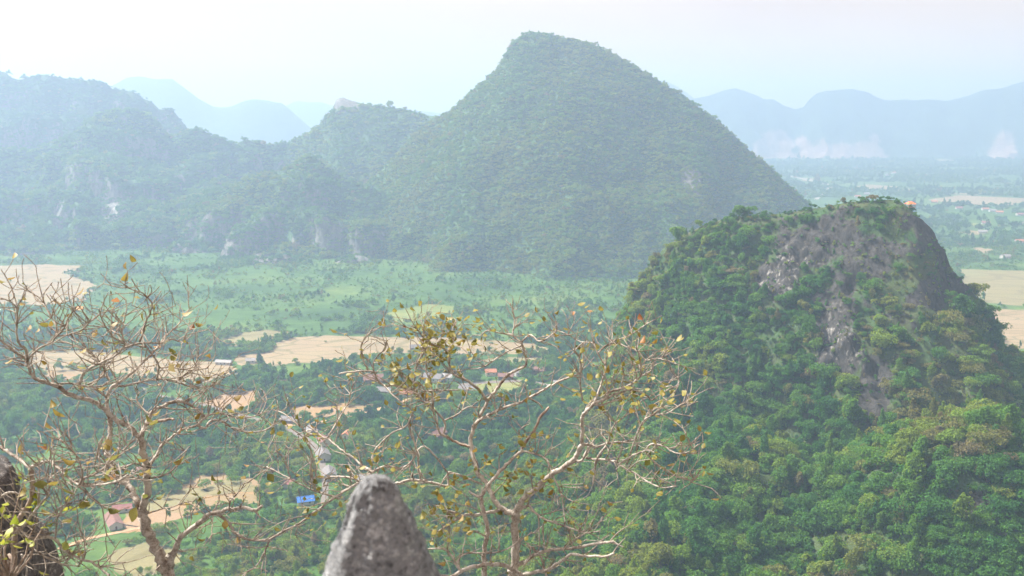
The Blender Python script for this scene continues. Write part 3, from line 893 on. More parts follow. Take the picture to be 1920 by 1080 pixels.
# mountain forests
for key, dens, nm, lb, sc_, bt in (
        ('central', 1/17.0, 'forest', 'dense forest canopy covering the tall mountain', 0.66, 0.66),
        ('shoulder', 1/40.0, 'forest', 'forest canopy on the knobbly shoulder', 0.85, 0.60),
        ('spur', 1/30.0, 'forest', 'forest canopy on the lower cliffed spur', 0.85, 0.52),
        ('lobe', 1/38.0, 'forest', 'forest canopy on the limestone knolls', 0.95, 0.50),
        ('left', 1/60.0, 'forest', 'forest canopy on the blue mountain wall', 1.0, 0.22)):
    P, n, rk = surf_sample(key, dens)
    keep = RNG.random(len(P)) > np.clip((rk-0.45)*2.2, 0, 0.97)
    if key == 'shoulder':
        qx, qy, _ = project(P); keep &= ~((qx > 615) & (qx < 672) & (qy < 205))
    P = P[keep]
    s = RNG.lognormal(math.log(sc_*0.95), 0.28, len(P))
    P[:, 2] -= s*1.2
    instancer(nm, P, scale3(s), tint_for(P, bt, 0.28, 90, 5, 0.03), PC_FAR, len(FARCROWN), lb, 'forest', pid=RNG.choice([0, 1, 3, 4, 4, 5], len(P)))

# ------------------------------------------------------------------ near hill: trees
P, n, rk = surf_sample('hill', 1/15.0, 160)
px, py, dep = project(P)
clear = np.clip((rk-0.26)*2.8, 0, 0.975)
rib = np.exp(-((px-(1640+(py-420)*0.42))/75)**2)*sstep(430, 520, py)*sstep(900, 700, py)   # dry scrubby rib
clear = np.maximum(clear, 0.75*rib)
PV = at(1707, 380, 613)
clear = np.where((np.abs(P[:, 0]-PV.x) < 9) & (P[:, 1] > 575) & (P[:, 1] < 640), 1.0, clear)
clear = np.where((px < 1420) & (py < 720), clear, np.maximum(clear, 0.22))
keep = RNG.random(len(P)) > clear
P, rk, px, py, dep, rib, n = P[keep], rk[keep], px[keep], py[keep], dep[keep], rib[keep], n[keep]
low = sstep(420, 900, py)
s = RNG.lognormal(math.log(0.66), 0.42, len(P))*(0.88+0.50*low)
s *= np.where(rk > 0.35, 0.55, 1.0)
s = np.clip(s, 0.2, 1.45)
tn = tint_for(P, 0.44+0.05*low, 0.34, 30, 12, 0.05)
tn = np.where(px < 1330-(py-450)*0.2, tn+0.16, tn)                # sunlight on the left flank, painted as a yellower crown tint
dry = np.clip(rib*0.9 + np.exp(-((px-1720)/110)**2-((py-760)/120)**2), 0, 1)
tn = np.where(RNG.random(len(P)) < dry*0.7, RNG.uniform(0.66, 0.97, len(P)), tn)
s = np.where(py < 440, s*0.72, s)
tn = np.clip(tn, 0.03, 1)
P[:, 2] -= 1.0*s
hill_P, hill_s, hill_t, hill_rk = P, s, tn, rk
hill_pid = RNG.integers(0, len(CROWN), len(P))
hill_pid = np.where((py < 440), RNG.choice([0, 3, 4], len(P)), hill_pid)
# the 300 that show largest stand as trees of their own
hb = bvh('hill')
inside = (px > 1000) & (px < 1910) & (py > 390) & (py < 1075)
order = np.argsort(-(s*np.array([SHAPES[i][1] for i in hill_pid])/dep)*inside)
chosen = []
cells = {}
for i in order:
    if not inside[i]: continue
    top = Vector((P[i][0], P[i][1], P[i][2]+s[i]*5.5))
    dv = Vector((0, 0, CAMZ))-top
    h = hb.ray_cast(top+dv.normalized()*4.0, dv.normalized(), dv.length-10)
    if h[0] is not None: continue
    ck = (int(px[i]//11), int(py[i]//11))
    if ck in cells: continue
    cells[ck] = 1
    chosen.append(i)
    if len(chosen) >= 300: break
chosen = np.array(chosen)
rest = np.setdiff1d(np.arange(len(P)), chosen)
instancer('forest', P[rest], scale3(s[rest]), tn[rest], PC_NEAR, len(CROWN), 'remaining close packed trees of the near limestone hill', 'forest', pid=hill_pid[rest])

def colour_word(t):
    return 'dark green' if t < 0.24 else 'deep green' if t < 0.36 else 'mid green' if t < 0.5 else 'bright green' if t < 0.62 else 'yellow green' if t < 0.76 else 'olive' if t < 0.88 else 'dry brown'
def hill_place(x, y):
    if y < 470:
        return 'on the near hill skyline, left part' if x < 1400 else 'near the hilltop pavilion' if x > 1640 else 'on the summit ridge'
    if x < 1250 and y < 800: return 'on the near hill left flank'
    if y < 640: return 'beside the bare cliff' if x < 1650 else 'on the near hill right flank'
    if y < 800: return 'below the bare cliff' if x < 1560 else 'on the dry hill rib' if x < 1760 else 'low on the right flank'
    if x < 1200: return 'behind the centre bare tree'
    return 'on the lower forest slope, left side' if x < 1400 else 'on the lower forest slope, middle' if x < 1640 else 'on the lower forest slope, right side'
ORD = ['leftmost', 'second from left', 'third from left', 'fourth from left', 'fifth from left', 'sixth from left', 'seventh from left', 'eighth from left', 'ninth from left', 'tenth from left', 'eleventh from left', 'twelfth from left']
def unique_labels(rows):
    """rows: (key phrase, x) -> labels; repeats are told apart by their order from the left"""
    by = {}
    for i, (k, x) in enumerate(rows): by.setdefault(k, []).append((x, i))
    out = [None]*len(rows)
    for k, v in by.items():
        v.sort()
        for j, (x, i) in enumerate(v):
            out[i] = k if len(v) == 1 else '%s %s' % (ORD[j] if j < len(ORD) else '%dth from left' % (j+1), k)
    return out

def make_trees(P, s, tn, pid, px, labels, group, name='broadleaf_tree'):
    for k in range(len(P)):
        root = empty(name, P[k], RNG.uniform(0, 6.28), s[k])
        root.scale = (s[k]*RNG.uniform(0.85, 1.15), s[k]*RNG.uniform(0.85, 1.15), s[k]*RNG.uniform(0.88, 1.2))
        tag(root, labels[k], 'tree', group)
        c = link('crown', CROWN[pid[k]], None, root); c['tint'] = float(tn[k])
        link('trunk', TRUNK[pid[k]], None, root)

def size_word(s): return 'small' if s < 0.62 else 'mid-sized' if s < 0.85 else 'large'
rows = []
for i in chosen:
    rows.append(('%s %s %s tree %s' % (size_word(s[i]), colour_word(tn[i]), SHAPES[hill_pid[i]][0], hill_place(px[i], py[i])), px[i]))
make_trees(P[chosen], s[chosen], tn[chosen], hill_pid[chosen], px[chosen], unique_labels(rows), 'trees on the near limestone hill', 'hill_tree')

# scrub: low bushes and dry tufts over the rock and under the trees
P, n, rk = surf_sample('hill', 1/7.0, 120)
keep = RNG.random(len(P)) < np.where(rk > 0.6, 0.26, 0.55)
P, rk = P[keep], rk[keep]
px, py, dep = project(P)
s = RNG.lognormal(math.log(0.20), 0.35, len(P))
rib = np.exp(-((px-(1640+(py-420)*0.42))/90)**2)*sstep(430, 520, py)
tn = tint_for(P, 0.40, 0.3, 20, 33, 0.10)
tn = np.where(RNG.random(len(P)) < np.clip(0.25*rk+0.6*rib, 0, 0.8), RNG.uniform(0.70, 1.0, len(P)), tn)
instancer('scrub', P, scale3(s, 0.3), np.clip(tn, 0, 1), PC_FAR, len(FARCROWN), 'low scrub and dry tufts over the rock of the near hill', 'scrub', tilt=0.3)

# ------------------------------------------------------------------ valley houses
HOUSES = []
def house(px, py, L, W, H, rot, roof, wall, label, two=False, cat='house', name='house', g=None, detail=True, pitch=0.5):
    p = ground_at(px, py)
    HOUSES.append((p.x, p.y, max(L, W)))
    root = empty(name, (p.x, p.y, 0.05), rot)
    tag(root, label, cat, g)
    hw, hl = W/2, L/2
    wl = MB()
    rise = hw*pitch*1.15
    # walls with gables as one shell
    A = [(-hl, -hw), (hl, -hw), (hl, hw), (-hl, hw)]
    wl.poly([(-hl, -hw, 0), (hl, -hw, 0), (hl, -hw, H), (-hl, -hw, H)])
    wl.poly([(hl, hw, 0), (-hl, hw, 0), (-hl, hw, H), (hl, hw, H)])
    wl.poly([(hl, -hw, 0), (hl, hw, 0), (hl, hw, H), (hl, 0, H+rise*0.97), (hl, -hw, H)])
    wl.poly([(-hl, hw, 0), (-hl, -hw, 0), (-hl, -hw, H), (-hl, 0, H+rise*0.97), (-hl, hw, H)])
    wl.build('wall', wall, root)
    ov = 0.7
    for sgn in (-1, 1):
        e = MB(); th = 0.12
        y1 = sgn*(hw+ov); z1 = H-ov*(rise/hw); z0 = H+rise
        a = [(-hl-ov, 0, z0), (hl+ov, 0, z0), (hl+ov, y1, z1), (-hl-ov, y1, z1)]
        b = [(x, y, z+th) for x, y, z in a]
        n = len(e.v); e.v += a+b
        e.f += [(0, 1, 2, 3), (7, 6, 5, 4), (0, 4, 5, 1), (1, 5, 6, 2), (2, 6, 7, 3), (3, 7, 4, 0)]
        o = e.build('roof', roof, root)
        bm = bmesh.new(); bm.from_mesh(o.data); bmesh.ops.recalc_face_normals(bm, faces=bm.faces[:]); bm.to_mesh(o.data); bm.free()
    MB().box((0, 0, H+rise+0.1), (L+2*ov, 0.35, 0.16)).build('ridge_cap', roof, root)
    if detail:
        for sgn in (-1, 1):
            for k in range(max(1, int(L//4))):
                x = -hl+L*(k+0.5)/max(1, int(L//4))
                MB().box((x, sgn*(hw+0.03), H*0.55), (1.2, 0.1, 1.1)).build('window', M['glass'], root)
            MB().box((sgn*(hl+0.03), 0.0, 1.05), (0.1, 1.1, 2.1)).build('door', M['door'], root)
    return root
M['glass'] = plain('dark_window', (0.05, 0.06, 0.07), 0.3, 0.2)
M['door'] = plain('wood_door', (0.16, 0.09, 0.05), 0.7, 0.2)
M['wall_w'] = plain('white_render', (0.50, 0.48, 0.45), 0.9, 0.12, 0.6)
M['wall_c'] = plain('cream_render', (0.60, 0.54, 0.43), 0.9, 0.15, 0.6)
M['wall_b'] = plain('brown_timber', (0.22, 0.15, 0.10), 0.9, 0.3, 1.5)
M['roof_red'] = plain('red_roof', (0.27, 0.115, 0.10), 0.7, 0.25, 0.5)
M['roof_brown'] = plain('maroon_roof', (0.22, 0.12, 0.10), 0.75, 0.25, 0.5)
M['roof_grey'] = plain('grey_roof', (0.19, 0.175, 0.175), 0.7, 0.25, 0.5)
M['roof_blue'] = plain('blue_roof', (0.05, 0.17, 0.50), 0.6, 0.2, 0.5)
M['roof_orange'] = plain('orange_roof', (0.42, 0.18, 0.10), 0.7, 0.2, 0.5)
M['roof_pale'] = plain('pale_tin_roof', (0.28, 0.26, 0.25), 0.5, 0.2, 0.5)

house(213, 983, 19, 7.5, 3.2, R(-58), M['roof_brown'], M['wall_w'], 'long hall with a maroon roof and white gable beside the orange field', cat='hall', name='hall')
house(230, 958, 11, 6, 2.8, R(14), M['roof_red'], M['wall_w'], 'small red roofed house just behind the long maroon hall')
house(263, 888, 10, 6, 3, R(-30), M['roof_brown'], M['wall_w'], 'maroon roofed house behind the fork of the left bare tree')
house(540, 912, 9, 7, 3.4, R(-12), M['roof_red'], M['wall_w'], 'white walled house with a faded red roof by the village road')
house(573, 944, 10, 7, 3, R(18), M['roof_blue'], M['wall_w'], 'small house with a bright blue roof')
house(606, 860, 13, 9, 4.5, R(-70), M['roof_grey'], M['wall_w'], 'grey roofed two storey house along the village road')
house(618, 895, 14, 8, 4.2, R(-75), M['roof_grey'], M['wall_w'], 'grey roofed house with white gable at the end of the village road')
house(608, 832, 12, 8, 3.6, R(-62), M['roof_brown'], M['wall_c'], 'brown roofed house with cream gable along the village road')
house(585, 812, 11, 7, 3.2, R(-55), M['roof_grey'], M['wall_b'], 'timber house with grey roof at the top of the village road')
house(652, 818, 12, 6, 3.0, R(80), M['roof_orange'], M['wall_c'], 'cream house with a tan orange roof right of the village road')
house(672, 902, 8, 6, 3, R(20), M['roof_pale'], M['wall_w'], 'tiny pale tin roofed shed near the rock pinnacle', cat='shed', name='shed')
house(545, 792, 16, 7, 3.0, R(-20), M['roof_grey'], M['wall_b'], 'long grey roofed barn beside the bend of the pale road', cat='barn', name='barn')
house(700, 716, 18, 12, 4.0, R(12), M['roof_brown'], M['wall_b'], 'broad brown roofed barn at the left of the hamlet', cat='barn', name='barn')
house(722, 738, 14, 9, 3.6, R(-10), M['roof_grey'], M['wall_b'], 'grey roofed timber house below the broad brown barn')
house(812, 714, 17, 11, 4.2, R(-14), M['roof_grey'], M['wall_w'], 'large grey roofed house in the middle of the hamlet')
house(840, 712, 11, 8, 3.6, R(-22), M['roof_pale'], M['wall_w'], 'pale roofed house right beside the large grey one')
house(762, 742, 13, 9, 3.4, R(8), M['roof_orange'], M['wall_w'], 'white house with a faded orange roof in the hamlet')
house(878, 735, 16, 9, 3.8, R(-18), M['roof_grey'], M['wall_w'], 'grey roofed house at the left corner of the green paddy')
house(920, 703, 10, 8, 3.8, R(10), M['roof_orange'], M['wall_c'], 'house with a salmon orange roof beyond the green paddy')
house(948, 710, 14, 8, 3.4, R(0), M['roof_brown'], M['wall_b'], 'brown roofed timber house beyond the green paddy')
house(972, 703, 11, 9, 4.0, R(35), M['roof_pale'], M['wall_w'], 'pale roofed white house at the right end of the hamlet')
house(1012, 700, 13, 9, 4.0, R(-20), M['roof_brown'], M['wall_b'], 'dark brown roofed house among trees right of the hamlet')
house(1044, 722, 6, 5, 3.2, R(0), M['roof_pale'], M['wall_w'], 'little white hut among trees right of the hamlet', cat='hut', name='hut')
house(820, 820, 14, 9, 3.6, R(60), M['roof_brown'], M['wall_b'], 'brown roofed farmhouse below the hamlet')
house(780, 655, 12, 8, 3, R(5), M['roof_grey'], M['wall_b'], 'lone grey barn standing in the wide harvested paddy', cat='barn', name='barn')
house(470, 680, 9, 6, 3, R(10), M['roof_pale'], M['wall_w'], 'small white roofed hut at the left tip of the wide paddy', cat='hut', name='hut')
house(420, 683, 16, 6, 3, R(-10), M['roof_pale'], M['wall_w'], 'long white roofed shed between the two tan paddies', cat='shed', name='shed')
for k, (x, y, rf, lb) in enumerate(((1608, 370, 'roof_orange', 'orange roofed house left of the pavilion hilltop on the far plain'), (1625, 365, 'roof_pale', 'pale roofed house left of the pavilion hilltop on the far plain'),
        (1676, 325, 'roof_orange', 'most distant orange roofed house on the far plain'), (1664, 329, 'roof_pale', 'most distant white roofed house on the far plain'),
        (1847, 394, 'roof_orange', 'largest orange roofed house of the far village'), (1861, 397, 'roof_pale', 'white roofed house of the far village'), (1874, 400, 'roof_orange', 'orange roofed house right of the white one in the far village'),
        (1912, 404, 'roof_red', 'red roofed house at the right edge of the far plain'), (1752, 380, 'roof_orange', 'orange roofed house just under the pinkish paddy band'), (1798, 392, 'roof_red', 'red roofed house left of the far village'),
        (1848, 420, 'roof_red', 'red roofed house beside the small green field'), (1842, 437, 'roof_pale', 'pale roofed house beside the small tan field'), (1912, 455, 'roof_orange', 'orange roofed house low at the right edge of the far plain'),
        (1885, 484, 'roof_pale', 'pale roofed barn above the grey green paddy'))):
    house(x, y, 17, 10, 4, R(random.uniform(-25, 25)), M[rf], M['wall_w'], lb, detail=False)

# ------------------------------------------------------------------ valley vegetation
def ground_open(X, Y, pad=1.0):
    bad = np.zeros(X.shape, bool)
    for f in FIELDS:
        bb = (X > f[:, 0].min()) & (X < f[:, 0].max()) & (Y > f[:, 1].min()) & (Y < f[:, 1].max())
        if bb.any():
            idx = np.where(bb)[0]
            bad[idx] |= in_poly(X[idx], Y[idx], f)
    return bad
RD = np.array([(p.x, p.y) for p in ROADS])
HS = np.array(HOUSES)
def near_built(X, Y):
    bad = np.zeros(X.shape, bool)
    for x, y in RD:
        bad |= (np.abs(X-x) < 6) & (Y > y-9) & (Y < y+7)
    for x, y, L in HS:
        k = y/600
        bad |= (np.abs(X-x*Y/y) < L*0.5+1) & (Y > y-L*0.6-11) & (Y < y+L*0.6+2)
    return bad
def valley_pts(n, y0, y1, xm):
    Y = np.sqrt(RNG.uniform(y0*y0, y1*y1, n))
    X = RNG.uniform(-xm, xm, n)*Y
    P = np.stack([X, Y, np.zeros(n)], -1)
    return P
keysT = ['hill', 'central', 'spur', 'lobe', 'left', 'shoulder', 'summit']
def on_flat(P):
    ok = np.ones(len(P), bool)
    for i, p in enumerate(P):
        for k in keysT:
            h = bvh(k).ray_cast(Vector((p[0], p[1], 900)), Vector((0, 0, -1)))
            if h[0] is not None and h[0].z > 1.0:
                ok[i] = False; break
    return ok
P = np.concatenate([valley_pts(46000, 470, 1150, 0.60), valley_pts(34000, 1150, 1950, 0.60)])
px, py, dep = project(P)
X, Y = P[:, 0], P[:, 1]
w1 = fbm(X/95, Y/95, octv=4, seed=201); w2 = fbm(X/28, Y/28, octv=3, seed=202)
wood = 0.62*w1+0.38*w2
thr = np.interp(py, [460, 500, 560, 610, 640, 690, 780, 900, 1080], [0.06, 0.22, 0.24, 0.10, 0.02, -0.10, -0.16, -0.14, -0.05])
dens = sstep(thr-0.03, thr+0.05, wood)*0.9+0.025
keep = (RNG.random(len(P)) < dens) & (~ground_open(X, Y) | (RNG.random(len(P)) < 0.006)) & ~near_built(X, Y)
P = P[keep]
# broken tree lines along the field edges
edge = []
for f in FIELDS[:16]:
    for a, b in zip(f, np.roll(f, -1, axis=0)):
        L = np.hypot(*(b-a)); m = int(L/4.5)
        for k in range(m):
            q = a+(b-a)*(k+RNG.random())/max(m, 1)
            if float(vnoise(np.array(q[0]/38), np.array(q[1]/38), seed=231)) > 0.0:
                edge.append((q[0]+RNG.normal(0, 2.0), q[1]+RNG.normal(0, 2.0), 0))
edge = np.array(edge)
edge = edge[~near_built(edge[:, 0], edge[:, 1])]
P = np.concatenate([P, edge])
keep = on_flat(P); P = P[keep]
px, py, dep = project(P)
s = RNG.lognormal(math.log(0.72), 0.30, len(P))
s *= np.interp(py, [500, 620, 700, 1080], [0.78, 0.85, 1.0, 0.86])
tn = tint_for(P, 0.43, 0.34, 60, 55, 0.04) + np.interp(py, [500, 600, 700, 1080], [0.06, 0.05, 0.0, 0.08])
tn = np.clip(tn, 0.02, 1)
P[:, 2] = -0.6*s
near = dep < 1050
pid = RNG.integers(0, len(CROWN), len(P))
inside = (px > 10) & (px < 1180) & (py > 640) & (py < 1070)
order = np.argsort(-(s/dep)*inside)
ch, cells = [], {}
for i in order:
    if not inside[i]: break
    ck = (int(px[i]//14), int(py[i]//12))
    if ck in cells: continue
    cells[ck] = 1; ch.append(i)
    if len(ch) >= 220: break
ch = np.array(ch)
rest = np.setdiff1d(np.arange(len(P)), ch)
nr = rest[near[rest]]; fr_ = rest[~near[rest]]
instancer('woodland', P[nr], scale3(s[nr]), tn[nr], PC_NEAR, len(CROWN), 'remaining trees and bushes of the near valley floor', 'woodland')
instancer('woodland', P[fr_], scale3(s[fr_]), tn[fr_], PC_FAR, len(FARCROWN), 'trees and bushes on the valley floor below the mountains', 'woodland')
def valley_place(x, y):
    if y < 700: return 'beside the wide harvested paddy' if x > 430 else 'beside the left tan paddy'
    if y < 780: return 'in the grove left of the hamlet' if x < 680 else 'around the hamlet' if x < 1060 else 'in the grove right of the hamlet'
    if y < 900: return 'in the wood above the orange field' if x < 500 else 'around the village road' if x < 700 else 'in the wood behind the centre bare tree'
    return 'around the long maroon hall' if x < 330 else 'in the wood below the orange field' if x < 560 else 'in the wood under the blue roof' if x < 760 else 'near the foot of the centre bare tree'
rows = [('%s %s %s tree %s' % (size_word(s[i]), colour_word(tn[i]), SHAPES[pid[i]][0], valley_place(px[i], py[i])), px[i]) for i in ch]
make_trees(P[ch], s[ch], tn[ch], pid[ch], px[ch], unique_labels(rows), 'trees on the valley floor', 'valley_tree')

# light green shrubs in the scrubland
P = valley_pts(60000, 470, 1900, 0.60)
px, py, dep = project(P)
X, Y = P[:, 0], P[:, 1]
w = fbm(X/60, Y/60, octv=4, seed=211)
keep = (RNG.random(len(P)) < sstep(-0.25, 0.3, w)*0.75) & ~ground_open(X, Y) & ~near_built(X, Y)
P = P[keep]; P = P[on_flat(P)]
s = RNG.lognormal(math.log(0.30), 0.35, len(P))
tn = np.clip(tint_for(P, 0.55, 0.3, 50, 66, 0.04), 0, 1)
P[:, 2] = -0.3*s
instancer('scrub', P, scale3(s, 0.25), tn, PC_FAR, len(FARCROWN), 'light green shrubs scattered over the valley floor', 'scrub')

# far plain: tree belts
P = valley_pts(52000, 1500, 5600, 0.62)
px, py, dep = project(P)
X, Y = P[:, 0], P[:, 1]
w = fbm(X/420, Y/160, octv=4, seed=221)
keep = (px > 1400) & (RNG.random(len(P)) < sstep(-0.34, 0.02, w)) & ~ground_open(X, Y)
for x, y, L in HS[-14:]:
    keep &= ~((np.abs(X-x*Y/y) < 30) & (Y > y-120) & (Y < y+25))
P = P[keep]
s = RNG.lognormal(math.log(1.35), 0.3, len(P))
P[:, 2] = -1.0*s
instancer('woodland', P, scale3(s), np.clip(tint_for(P, 0.26, 0.3, 200, 77, 0.02), 0, 1), PC_FAR, len(FARCROWN), 'tree belts across the far plain on the right', 'woodland')

# ------------------------------------------------------------------ pavilion on the hilltop
pv = at(1707, 380, max((z_on('hill', at(1707, 380, 613+d*0.5).x, 613+d*0.5, 0), 613+d*0.5) for d in range(-50, 60))[1])
pz = max(z_on('hill', pv.x+dx, pv.y+dy, 190) for dx in (-1.5, 0, 1.5) for dy in (-1.5, 0, 1.5))
pav = empty('pavilion', (pv.x, pv.y, pz-0.6), R(12))
tag(pav, 'tiny open pavilion with an orange roof on top of the near hill', 'pavilion')
M['pav_roof'] = plain('orange_tile_roof', (0.70, 0.20, 0.08), 0.7, 0.2, 2)
M['pav_wood'] = plain('pavilion_timber', (0.45, 0.30, 0.22), 0.8, 0.25, 4)
MB().box((0, 0, 0.5), (5.4, 4.6, 0.35)).build('deck', M['pav_wood'], pav)
for sx in (-1, 1):
    for sy in (-1, 1):
        MB().box((sx*2.3, sy*1.9, 0.9), (0.2, 0.2, 3.6)).build('post', M['pav_wood'], pav)
for sx in (-1, 1):
    MB().box((sx*2.3, 0, 1.5), (0.1, 3.6, 0.1)).build('railing', M['pav_wood'], pav)
for sy in (-1, 1):
    MB().box((0, sy*1.9, 1.5), (4.4, 0.1, 0.1)).build('railing', M['pav_wood'], pav)
rf = MB()
a = [(-3.1, -2.7, 2.65), (3.1, -2.7, 2.65), (3.1, 2.7, 2.65), (-3.1, 2.7, 2.65), (-0.9, 0, 4.3), (0.9, 0, 4.3)]
rf.v += a; rf.f += [(0, 1, 5, 4), (1, 2, 5), (2, 3, 4, 5), (3, 0, 4), (3, 2, 1, 0)]
rf.build('roof', M['pav_roof'], pav)
fl = at(1700, 370, 612)
MB().tube([(-1.9, 0, 4.2), (-1.9, 0, 5.9)], [0.05, 0.04], 5).build('flagpole', M['pav_wood'], pav)

# ------------------------------------------------------------------ haze
hz = MB().box(((GX0+GX1)/2, (GY0+GY1)/2, 0), (GX1-GX0+40, GY1-GY0+40, 2))
hz.v = [(x, y, -3.0 if z < 0 else 520.0) for x, y, z in hz.v]
hm, nt, out = new_mat('haze_air')
pvn = nt.nodes.new('ShaderNodeVolumePrincipled')
pvn.inputs['Color'].default_value = (*HAZE_COLOR, 1)
pvn.inputs['Density'].default_value = HAZE_DENSITY
pvn.inputs['Anisotropy'].default_value = HAZE_G
nt.links.new(pvn.outputs[0], out.inputs['Volume'])
tag(hz.build('haze', hm), 'pale even haze filling the whole valley', 'haze', kind='stuff')

# ------------------------------------------------------------------ foreground: rock pinnacle, boulder, bare trees
def rock_tip_mat(name, dark, mid, light, sc):
    m, nt, out = new_mat(name)
    g = nt.nodes.new('ShaderNodeNewGeometry')
    n1 = noise_node(nt, 95*sc, 7, 0.75, g.outputs['Position'])
    n2 = noise_node(nt, 30*sc, 5, 0.6, g.outputs['Position'])
    vo = nt.nodes.new('ShaderNodeTexVoronoi'); vo.inputs['Scale'].default_value = 75*sc
    nt.links.new(g.outputs['Position'], vo.inputs['Vector'])
    r = ramp(nt, [(0.34, dark), (0.46, mid), (0.56, mid), (0.66, light)])
    ad = nt.nodes.new('ShaderNodeMath'); ad.operation = 'MULTIPLY_ADD'
    nt.links.new(n2, ad.inputs[0]); ad.inputs[1].default_value = 0.7
    sb = nt.nodes.new('ShaderNodeMath'); sb.operation = 'MULTIPLY_ADD'; nt.links.new(n1, sb.inputs[0]); sb.inputs[1].default_value = 1.1; sb.inputs[2].default_value = -0.40
    nt.links.new(sb.outputs[0], ad.inputs[2])
    nt.links.new(ad.outputs[0], r.inputs[0])
    pit = ramp(nt, [(0.10, (0.35, 0.34, 0.36)), (0.24, (1, 1, 1))])
    nt.links.new(vo.outputs['Distance'], pit.inputs[0])
    c = mixc(nt, 0.55, r.outputs[0], pit.outputs[0], 'MULTIPLY')
    diffuse_out(nt, out, c, 0.95, ad.outputs[0], 1.0, 0.012/sc, 0.15)
    return m
M['pinnacle'] = rock_tip_mat('pitted_limestone', (0.12, 0.125, 0.135), (0.30, 0.31, 0.325), (0.60, 0.61, 0.625), 1.0)
M['boulder'] = rock_tip_mat('dark_limestone', (0.05, 0.05, 0.055), (0.16, 0.15, 0.15), (0.36, 0.34, 0.33), 0.35)

def rock_solid(name, rings, sides, amp, sc, seed, mat):
    """rings: (centre, rx, ry) from the foot up, last one closes in a tip"""
    V, Fq = [], []
    for c, rx, ry in rings:
        for k in range(sides):
            a = 2*math.pi*k/sides
            ca, sa = math.cos(a), math.sin(a)
            V.append((c[0]+rx*math.copysign(abs(ca)**0.8, ca), c[1]+ry*math.copysign(abs(sa)**0.8, sa), c[2]))
    V = np.array(V)
    cen = np.repeat(np.array([c for c, _, _ in rings]), sides, axis=0)
    nr = V-cen; nr[:, 2] = 0.0
    rad = np.linalg.norm(nr, axis=1, keepdims=True); nr = nr/(rad+1e-6)
    d = fbm(V[:, 0]/sc, V[:, 1]/sc, V[:, 2]/sc, octv=5, seed=seed, gain=0.6)
    d2 = fbm(V[:, 0]/(sc*0.28), V[:, 1]/(sc*0.28), V[:, 2]/(sc*0.28), octv=3, seed=seed+5, ridged=True)
    an = np.arctan2(nr[:, 1], nr[:, 0])
    d3 = fbm(np.cos(an)*2.2+V[:, 2]*0.8/sc*0.1, np.sin(an)*2.2, V[:, 2]/(sc*7), octv=3, seed=seed+7, ridged=True)
    V = V + nr*(amp*(d+0.35*d2+0.9*d3))[:, None]*np.minimum(1, rad/ (amp*2.5))
    V[:, 2] += 0.5*amp*np.minimum(1, rad[:, 0]/(amp*4))**2*vnoise(V[:, 0]/sc*1.7, V[:, 1]/sc*1.7, V[:, 2]/sc*1.7, seed+9)
    for i in range(len(rings)-1):
        for k in range(sides):
            k2 = (k+1) % sides
            Fq.append((i*sides+k, i*sides+k2, (i+1)*sides+k2, (i+1)*sides+k))
    top = len(rings)-1
    vs_ = [tuple(v) for v in V]
    vs_.append(tuple(np.mean(V[top*sides:], axis=0)+np.array([0, 0, 0.004])))
    Fq += [(top*sides+k, top*sides+(k+1) % sides, len(vs_)-1) for k in range(sides)]
    me = bpy.data.meshes.new(name); me.from_pydata(vs_, [], Fq)
    me.polygons.foreach_set('use_smooth', [True]*len(me.polygons)); me.update()
    return link(name, me, mat)

DP = 1.62
prof = [(890, 698, 715), (896, 688, 726), (905, 679, 737), (920, 669, 746), (945, 657, 758), (975, 645, 773), (1005, 632, 787), (1035, 620, 801), (1065, 608, 814), (1100, 597, 828), (1150, 582, 846), (1250, 556, 880), (1400, 520, 930), (1700, 440, 1010), (2300, 340, 1130)]
prof_i = []
for i in range(len(prof)-1):
    n = 9 if i < 9 else 4
    for k in range(n):
        t = k/n
        prof_i.append(tuple(a+(b-a)*t for a, b in zip(prof[i], prof[i+1])))
prof_i.append(prof[-1])
rings = []
for y, l, r_ in reversed(prof_i):
    a, b = at(l-3, y+3, DP), at(r_-3, y+3, DP)
    w = (b.x-a.x)/2
    rings.append(((a.x+w, DP+w*0.25, a.z), w*0.93, w*0.8))
tag(rock_solid('rock_pinnacle', rings, 110, 0.0075, 0.030, 3, M['pinnacle']), 'pointed grey pitted limestone pinnacle rising at the bottom of the picture', 'rock')

rings = []
bp = [(2100, -900, 330), (1700, -700, 250), (1400, -560, 185), (1250, -480, 150), (1120, -420, 108), (1080, -400, 96), (1050, -390, 84), (1010, -360, 62), (975, -340, 52), (950, -330, 44), (925, -310, 38), (905, -290, 26), (893, -260, 10), (886, -220, -30)]
bpi = []
for i in range(len(bp)-1):
    for k in range(4):
        t = k/4; bpi.append(tuple(a+(b-a)*t for a, b in zip(bp[i], bp[i+1])))
bpi.append(bp[-1])
for y, l, r_ in bpi:
    a, b = at(l-48, y, 5.6), at(r_-48, y, 5.6)
    w = (b.x-a.x)/2
    rings.append(((a.x+w, 5.6, a.z), w, w*0.8))
tag(rock_solid('boulder', rings, 56, 0.09, 0.35, 13, M['boulder']), 'dark weathered limestone boulder at the lower left corner', 'rock')

